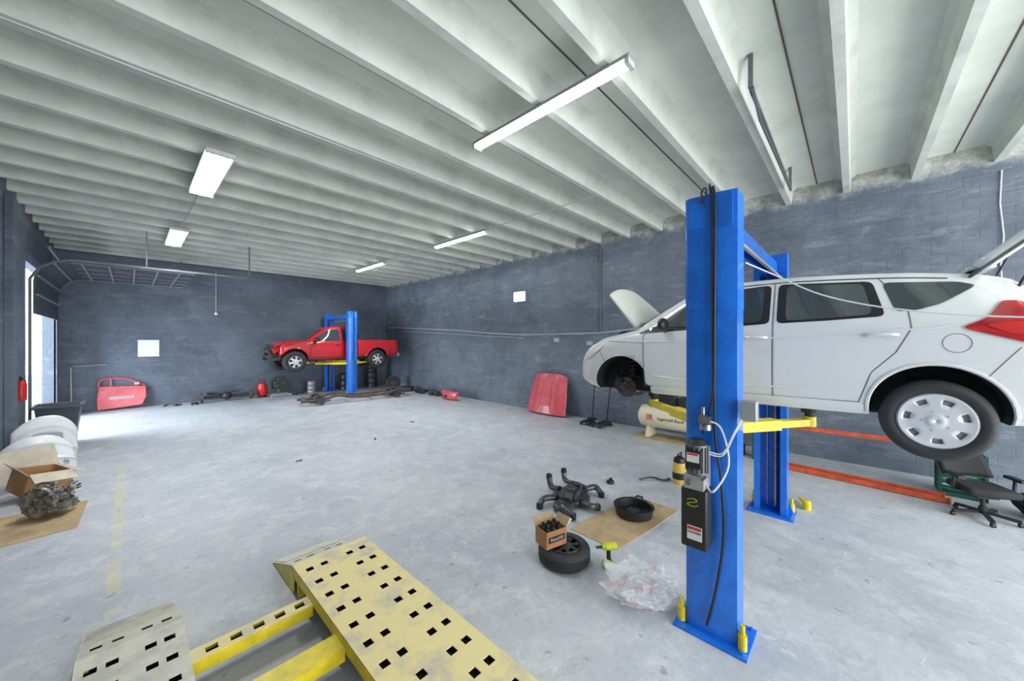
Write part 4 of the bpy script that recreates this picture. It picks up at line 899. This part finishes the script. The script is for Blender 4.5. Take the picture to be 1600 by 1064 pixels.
for i,(x,y) in enumerate(((1.2,20.3),(1.9,20.1),(5.9,18.0),(5.8,20.2),(4.6,9.5),(6.4,10.6),(2.6,9.0))):
    m=MB(); k_=1 if i<4 else .3
    m.tube(catmull([(-.25*k_,0,.04*k_),(-.1*k_,.08*k_,.08*k_),(.1*k_,-.05*k_,.06*k_),(.28*k_,.05*k_,.04*k_)],5),.03*k_); m.cyl((.1*k_,0,0),(.1*k_,0,.09*k_),.07*k_); m.obj('metal_part',DSTEEL,label='small dark metal car part lying on concrete',cat='car part',loc=(x,y,0),rot=(0,0,i*1.1))
# ---------------------------------------------------------------- left side clutter
BIN=M('dark_bin_plastic',(.075,.085,.105),.45)
tb=thing('trash_bin','dark grey wheeled plastic trash bin beside the door opening','trash bin',(-1.25,15.0,0))
m=MB(); R0,R1,h0,h1=.27,.37,.06,1.02
def sqr(r,z): return [(x*r,y*r,z) for x,y in ((-1,-1),(1,-1),(1,1),(-1,1))]
vs=sqr(R0,h0)+sqr(R1,h1)+sqr(R1-.03,h1)+sqr(R0-.03,h0+.03); fs=[(0,3,2,1),(12,13,14,15)]
for a in (0,4,8):
    for i in range(4): fs.append((a+i,a+(i+1)%4,a+4+(i+1)%4,a+4+i))
m.add(vs,fs); m.obj('bin_body',BIN,tb,bevel=.015)
m=MB()
for a,b in (((-.41,-.40,1.02),(.41,-.40,1.02)),((-.41,.40,1.02),(.41,.40,1.02)),((-.40,-.40,1.02),(-.40,.40,1.02)),((.40,-.40,1.02),(.40,.40,1.02))): m.bar(a,b,.06,.06)
m.obj('bin_rim',BIN,tb,bevel=.01)
for s in (-1,1): MB().cyl((s*.22,-.24,.06),(s*.30,-.24,.06),.06).obj('bin_wheel',RUB,tb)
tq=MB(); tq.sphere((0,0,0),.26,sc=(1,1,.5)); tq.obj('trash_bag',BLACK,label='dark crumpled trash inside the bin',cat='trash',loc=(-1.25,15.0,.84))
fe=thing('fire_extinguisher','red fire extinguisher hung on the dark wall','fire extinguisher',(LW+.086,14.15,1.30))
MB().lathe([(.001,0),(.08,.0),(.085,.03),(.085,.38),(.05,.45),(.025,.47)],n=24).obj('cylinder_body',REDD,fe)
m=MB(); m.cyl((0,0,.46),(0,0,.52),.03); m.bar((0,0,.52),(.0,-.14,.56),.03,.02); m.tube([(0,.02,.5),(.05,.09,.45),(.05,.10,.15)],.012); m.obj('valve_handle',BLACK,fe)
def shell(x,y,z,rot,L_,H_,bow,lab,mat=PLWH,hole=True):
    bc=thing('white_body_panel',lab,'car part',(x,y,z),rot=rot); m=MB(); NU,NV=26,14; vs=[]; fs=[]
    for i in range(NU+1):
        u=-1+2*i/NU
        for j in range(NV+1):
            v=j/NV; hh=H_*(1-.30*abs(u)**2.5); prof=.05*math.sin(pi*v)+(.045 if .30<v<.42 else 0)+(.04 if v>.78 else 0)
            vs.append((u*L_*(1-.03*v),-bow*u*u+prof,hh*v))
    for i in range(NU):
        for j in range(NV):
            if hole and (7<=i<=18 and 6<=j<=8): continue
            if hole and (i in (3,4,21,22)) and 2<=j<=3: continue
            fs.append((i*(NV+1)+j,i*(NV+1)+j+1,(i+1)*(NV+1)+j+1,(i+1)*(NV+1)+j))
    m.add(vs,fs); m.obj('panel_skin',mat,bc,solid=.012,ang=25)
    m=MB(); m.tube([(-L_*.7,-bow*.49-.03,H_*.5),(0,-.03,H_*.55),(L_*.7,-bow*.49-.03,H_*.5)],.016); m.obj('panel_bracket',BLACK,bc); return bc
shell(-1.20,11.75,.02,(.42,.06,math.radians(196)),.50,.80,.16,'white plastic bumper cover leaning in a heap near the wall')
shell(-1.22,12.65,.02,(.20,-.06,math.radians(202)),.48,1.05,.14,'taller white bumper cover standing behind the first one')
shell(-1.28,13.45,.02,(.12,.0,math.radians(192)),.42,.95,.10,'pale grey fender panel standing against the others',M('pale_grey_panel',(.62,.64,.66),.4),False)
def carton(x,y,z,w,d,h,rz,mat,label,rot=None,op=True):
    C=thing('cardboard_box',label,'box',(x,y,z),rz,rot=rot)
    m=MB()
    for s in (-1,1): m.box((s*w/2,0,h/2),(.01,d,h)); m.box((0,s*d/2,h/2),(w,.01,h))
    m.box((0,0,.006),(w,d,.01))
    if not op: m.box((0,0,h-.004),(w,d,.01))
    m.obj('box_body',mat,C)
    if op:
        for c_,d_,r_ in (((-w/2-.06,0,h+.05),(.01,d,.18),(0,-.8,0)),((w/2+.06,0,h-.02),(.01,d,.22),(0,1.9,.1)),((0,-d/2-.06,h-.03),(w,.01,.20),(2.1,0,.08))):
            MB().box(c_,d_,rot=r_).obj('box_flap',CARDP,C)
    else:
        m=MB(); m.box((0,0,h+.003),(w,.06,.002)); m.obj('packing_tape',CARDP,C)
    return C
carton(-1.10,10.35,.08,.54,.50,.36,.35,CARDO,'orange-brown open cardboard carton with pale flaps',rot=(.16,.16,.5))
carton(-1.60,9.72,0,.34,.40,.28,.1,CARD,'brown closed cardboard box beside the engine part',op=False)
blob('crumpled_paper',CARDP,(-.82,9.75,.012),.18,.10,.10,9,2.2,(0,0,.9),'crumpled brown packing paper on the cardboard','paper',4,.2)
sheet('cardboard_sheet',[(-1.72,8.0),(-.52,8.15),(-.48,9.40),(-1.20,9.42),(-1.74,9.38)],.001,CARD,'flattened brown cardboard under the greasy transmission')
pz=sheet('cardboard_sheet',[(-.38,-.30),(.36,-.34),(.38,.28),(-.34,.33)],0,CARDP,'loose pale cardboard flap leaning on the open carton'); pz.location=(-1.30,10.95,.45); pz.rotation_euler=(.9,-.15,.2)
tr=thing('transmission','greasy aluminium car transmission on a cardboard sheet','car part',(-.84,9.0,.04),.9); tr.scale=(.9,.9,.9)
m=MB(); m.cyl((-.15,0,.25),(.12,0,.25),.21,.17,n=28); m.cyl((.12,0,.25),(.30,.02,.22),.14,.10,n=20); m.cyl((-.2,0,.25),(-.15,0,.25),.25,.25,n=28); m.box((.05,.16,.16),(.3,.16,.22),rot=(.2,0,.1)); m.box((.05,-.14,.12),(.32,.2,.14),rot=(0,.1,.2)); m.sphere((-.02,.22,.15),.11)
for i in range(10):
    t=2*pi*i/10; m.cyl((-.22,.23*math.cos(t),.25+.23*math.sin(t)),(-.13,.23*math.cos(t),.25+.23*math.sin(t)),.018,n=8)
    m.bar((.0,.18*math.cos(t),.25+.18*math.sin(t)),(.26,.12*math.cos(t),.23+.12*math.sin(t)),.012,.03)
for i in range(60):
    th=random.uniform(0,2*pi); a=Vector((random.uniform(-.16,.28),.19*math.cos(th),.25+.19*math.sin(th))); d=Vector((random.uniform(-.05,.05),.06*math.cos(th),.06*math.sin(th)))
    m.cyl(a,a+d,random.uniform(.012,.035),n=10)
m.obj('gear_housing',M('greasy_aluminium',(.36,.33,.30),.45,metal=.5,col2=(.08,.07,.06),scale=12),tr,bevel=.006)
m=MB(); m.tube(catmull([(-.1,.1,.42),(.05,.2,.50),(.18,.1,.44),(.25,.15,.30)],5),.014); m.obj('hose',BLACK,tr)
# ---------------------------------------------------------------- right side clutter
def beam(a,b,w,h):
    rk=thing('rack_beam','long orange steel rack beam stored near the wall','rack beam')
    m=MB(); m.bar(a,b,w,h); m.bar((a[0],a[1],a[2]+h*.25),(b[0],b[1],b[2]+h*.25),w*1.25,h*.3); m.obj('beam_tube',ORG,rk)
    for p in (a,b): MB().box(p,(w*1.5,.02,h*1.3)).obj('end_bracket',ORG,rk)
cr=thing('plastic_crate','dark green plastic crate standing near the wall','crate',(10.0,-1.35,0))
m=MB()
for zz in (.04,.14,.24,.34):
    for s in (-1,1): m.box((s*.22,0,zz),(.02,.5,.05)); m.box((0,s*.25,zz),(.44,.02,.05))
for x in (-.22,.22):
    for y in (-.25,.25): m.box((x,y,.19),(.04,.04,.38))
m.box((0,0,.02),(.44,.5,.02)); m.obj('crate_body',GREEN,cr)
copy_tree(cr,(10.0,-1.35,.385))
copy_tree(cr,(9.98,1.42,0)); copy_tree(cr,(9.98,1.42,.385))
beam((9.96,1.60,.815),(9.98,-1.45,.815),.06,.075)
beam((9.50,1.25,.05),(9.30,-1.15,.05),.07,.075); beam((9.72,1.25,.05),(9.55,-1.12,.05),.06,.07)
rt=thing('red_hand_truck','red tubular steel hand truck standing by the wall','hand truck',(9.9,2.15,0),.2)
m=MB()
for s in (-1,1): m.tube([(0,s*.2,.1),(.15,s*.2,1.25)],.02)
for z in (.3,.6,.9,1.2): m.tube([(.02+z*.11,-.2,z),(.02+z*.11,.2,z)],.016)
m.box((-.12,0,.03),(.25,.42,.02)); m.obj('truck_frame',REDD,rt)
for s in (-1,1): MB().cyl((.08,s*.24,.12),(.08,s*.30,.12),.12).obj('truck_wheel',RUB,rt)
oc=thing('office_chair','worn black office chair on a five-star castor base','chair',(8.9,-1.42,0),2.0)
m=MB()
for i in range(5):
    t=2*pi*i/5; m.bar((0,0,.11),(.34*math.cos(t),.34*math.sin(t),.075),.05,.035)
m.cyl((0,0,.08),(0,0,.18),.045); m.obj('star_base',BLACK,oc)
for i in range(5):
    t=2*pi*i/5; x,y=.34*math.cos(t),.34*math.sin(t); q=MB(); q.cyl((x-.02,y,.03),(x+.02,y,.03),.03); q.cyl((x,y,.04),(x,y,.09),.012); q.obj('caster',BLACK,oc)
m=MB(); m.cyl((0,0,.16),(0,0,.36),.028); m.box((0,0,.36),(.24,.20,.06)); m.obj('gas_lift',BLACK,oc)
m=MB(); m.prism(rnd([(-.27,-.26),(.27,-.27),(.29,.24),(.0,.28),(-.29,.24)]),.39,.50); m.obj('seat',MESHF,oc,bevel=.035)
m=MB(); vs=[]; N=10
for i in range(N+1):
    v=i/N
    for jj in range(N+1):
        u=-1+2*jj/N; vs.append((u*.29*(1-.20*v**3),-.32-.28*v+.07*u*u,.56+.50*v-.05*u*u*v))
m.add(vs,[(i*(N+1)+q,i*(N+1)+q+1,(i+1)*(N+1)+q+1,(i+1)*(N+1)+q) for i in range(N) for q in range(N)]); m.obj('backrest',MESHF,oc,solid=.06)
m=MB(); m.bar((0,-.1,.38),(0,-.32,.42),.07,.025); m.bar((0,-.32,.42),(0,-.50,.80),.07,.025); m.obj('back_bracket',BLACK,oc)
for s in (-1,1):
    m=MB(); m.tube([(s*.2,0,.40),(s*.34,0,.42),(s*.34,.02,.62)],.02); m.box((s*.34,.03,.64),(.08,.28,.04)); m.obj('armrest',BLACK,oc)
blob('black_duffel',MESHF,(9.35,-2.05,0),.33,.26,.55,21,1.2,(0,0,.2),'slumped black fabric bag beside the office chair','bag',5,.12)
# ---------------------------------------------------------------- lights, world, camera
area((4.5,-6.5,3.0),11,5,760,(pi/2,0,0),(1,.99,.96))
area((-5.5,17.6,3.6),7,6,1900,(0,-pi/2,0),(.80,.90,1))
W_=bpy.data.worlds.new('w'); S.world=W_; W_.use_nodes=True; bg=W_.node_tree.nodes['Background']; bg.inputs[0].default_value=(.80,.90,1,1); bg.inputs[1].default_value=2.3
cam=bpy.data.cameras.new('cam'); cam.sensor_width=36; cam.lens=565/1600*36; cam.clip_start=.05; cam.clip_end=300
co=bpy.data.objects.new('camera',cam); COL.objects.link(co); co.location=(0,0,2.7); co.rotation_euler=(pi/2,0,math.radians(43.4-90)); S.camera=co
S.view_settings.view_transform='Standard'; S.view_settings.exposure=.22
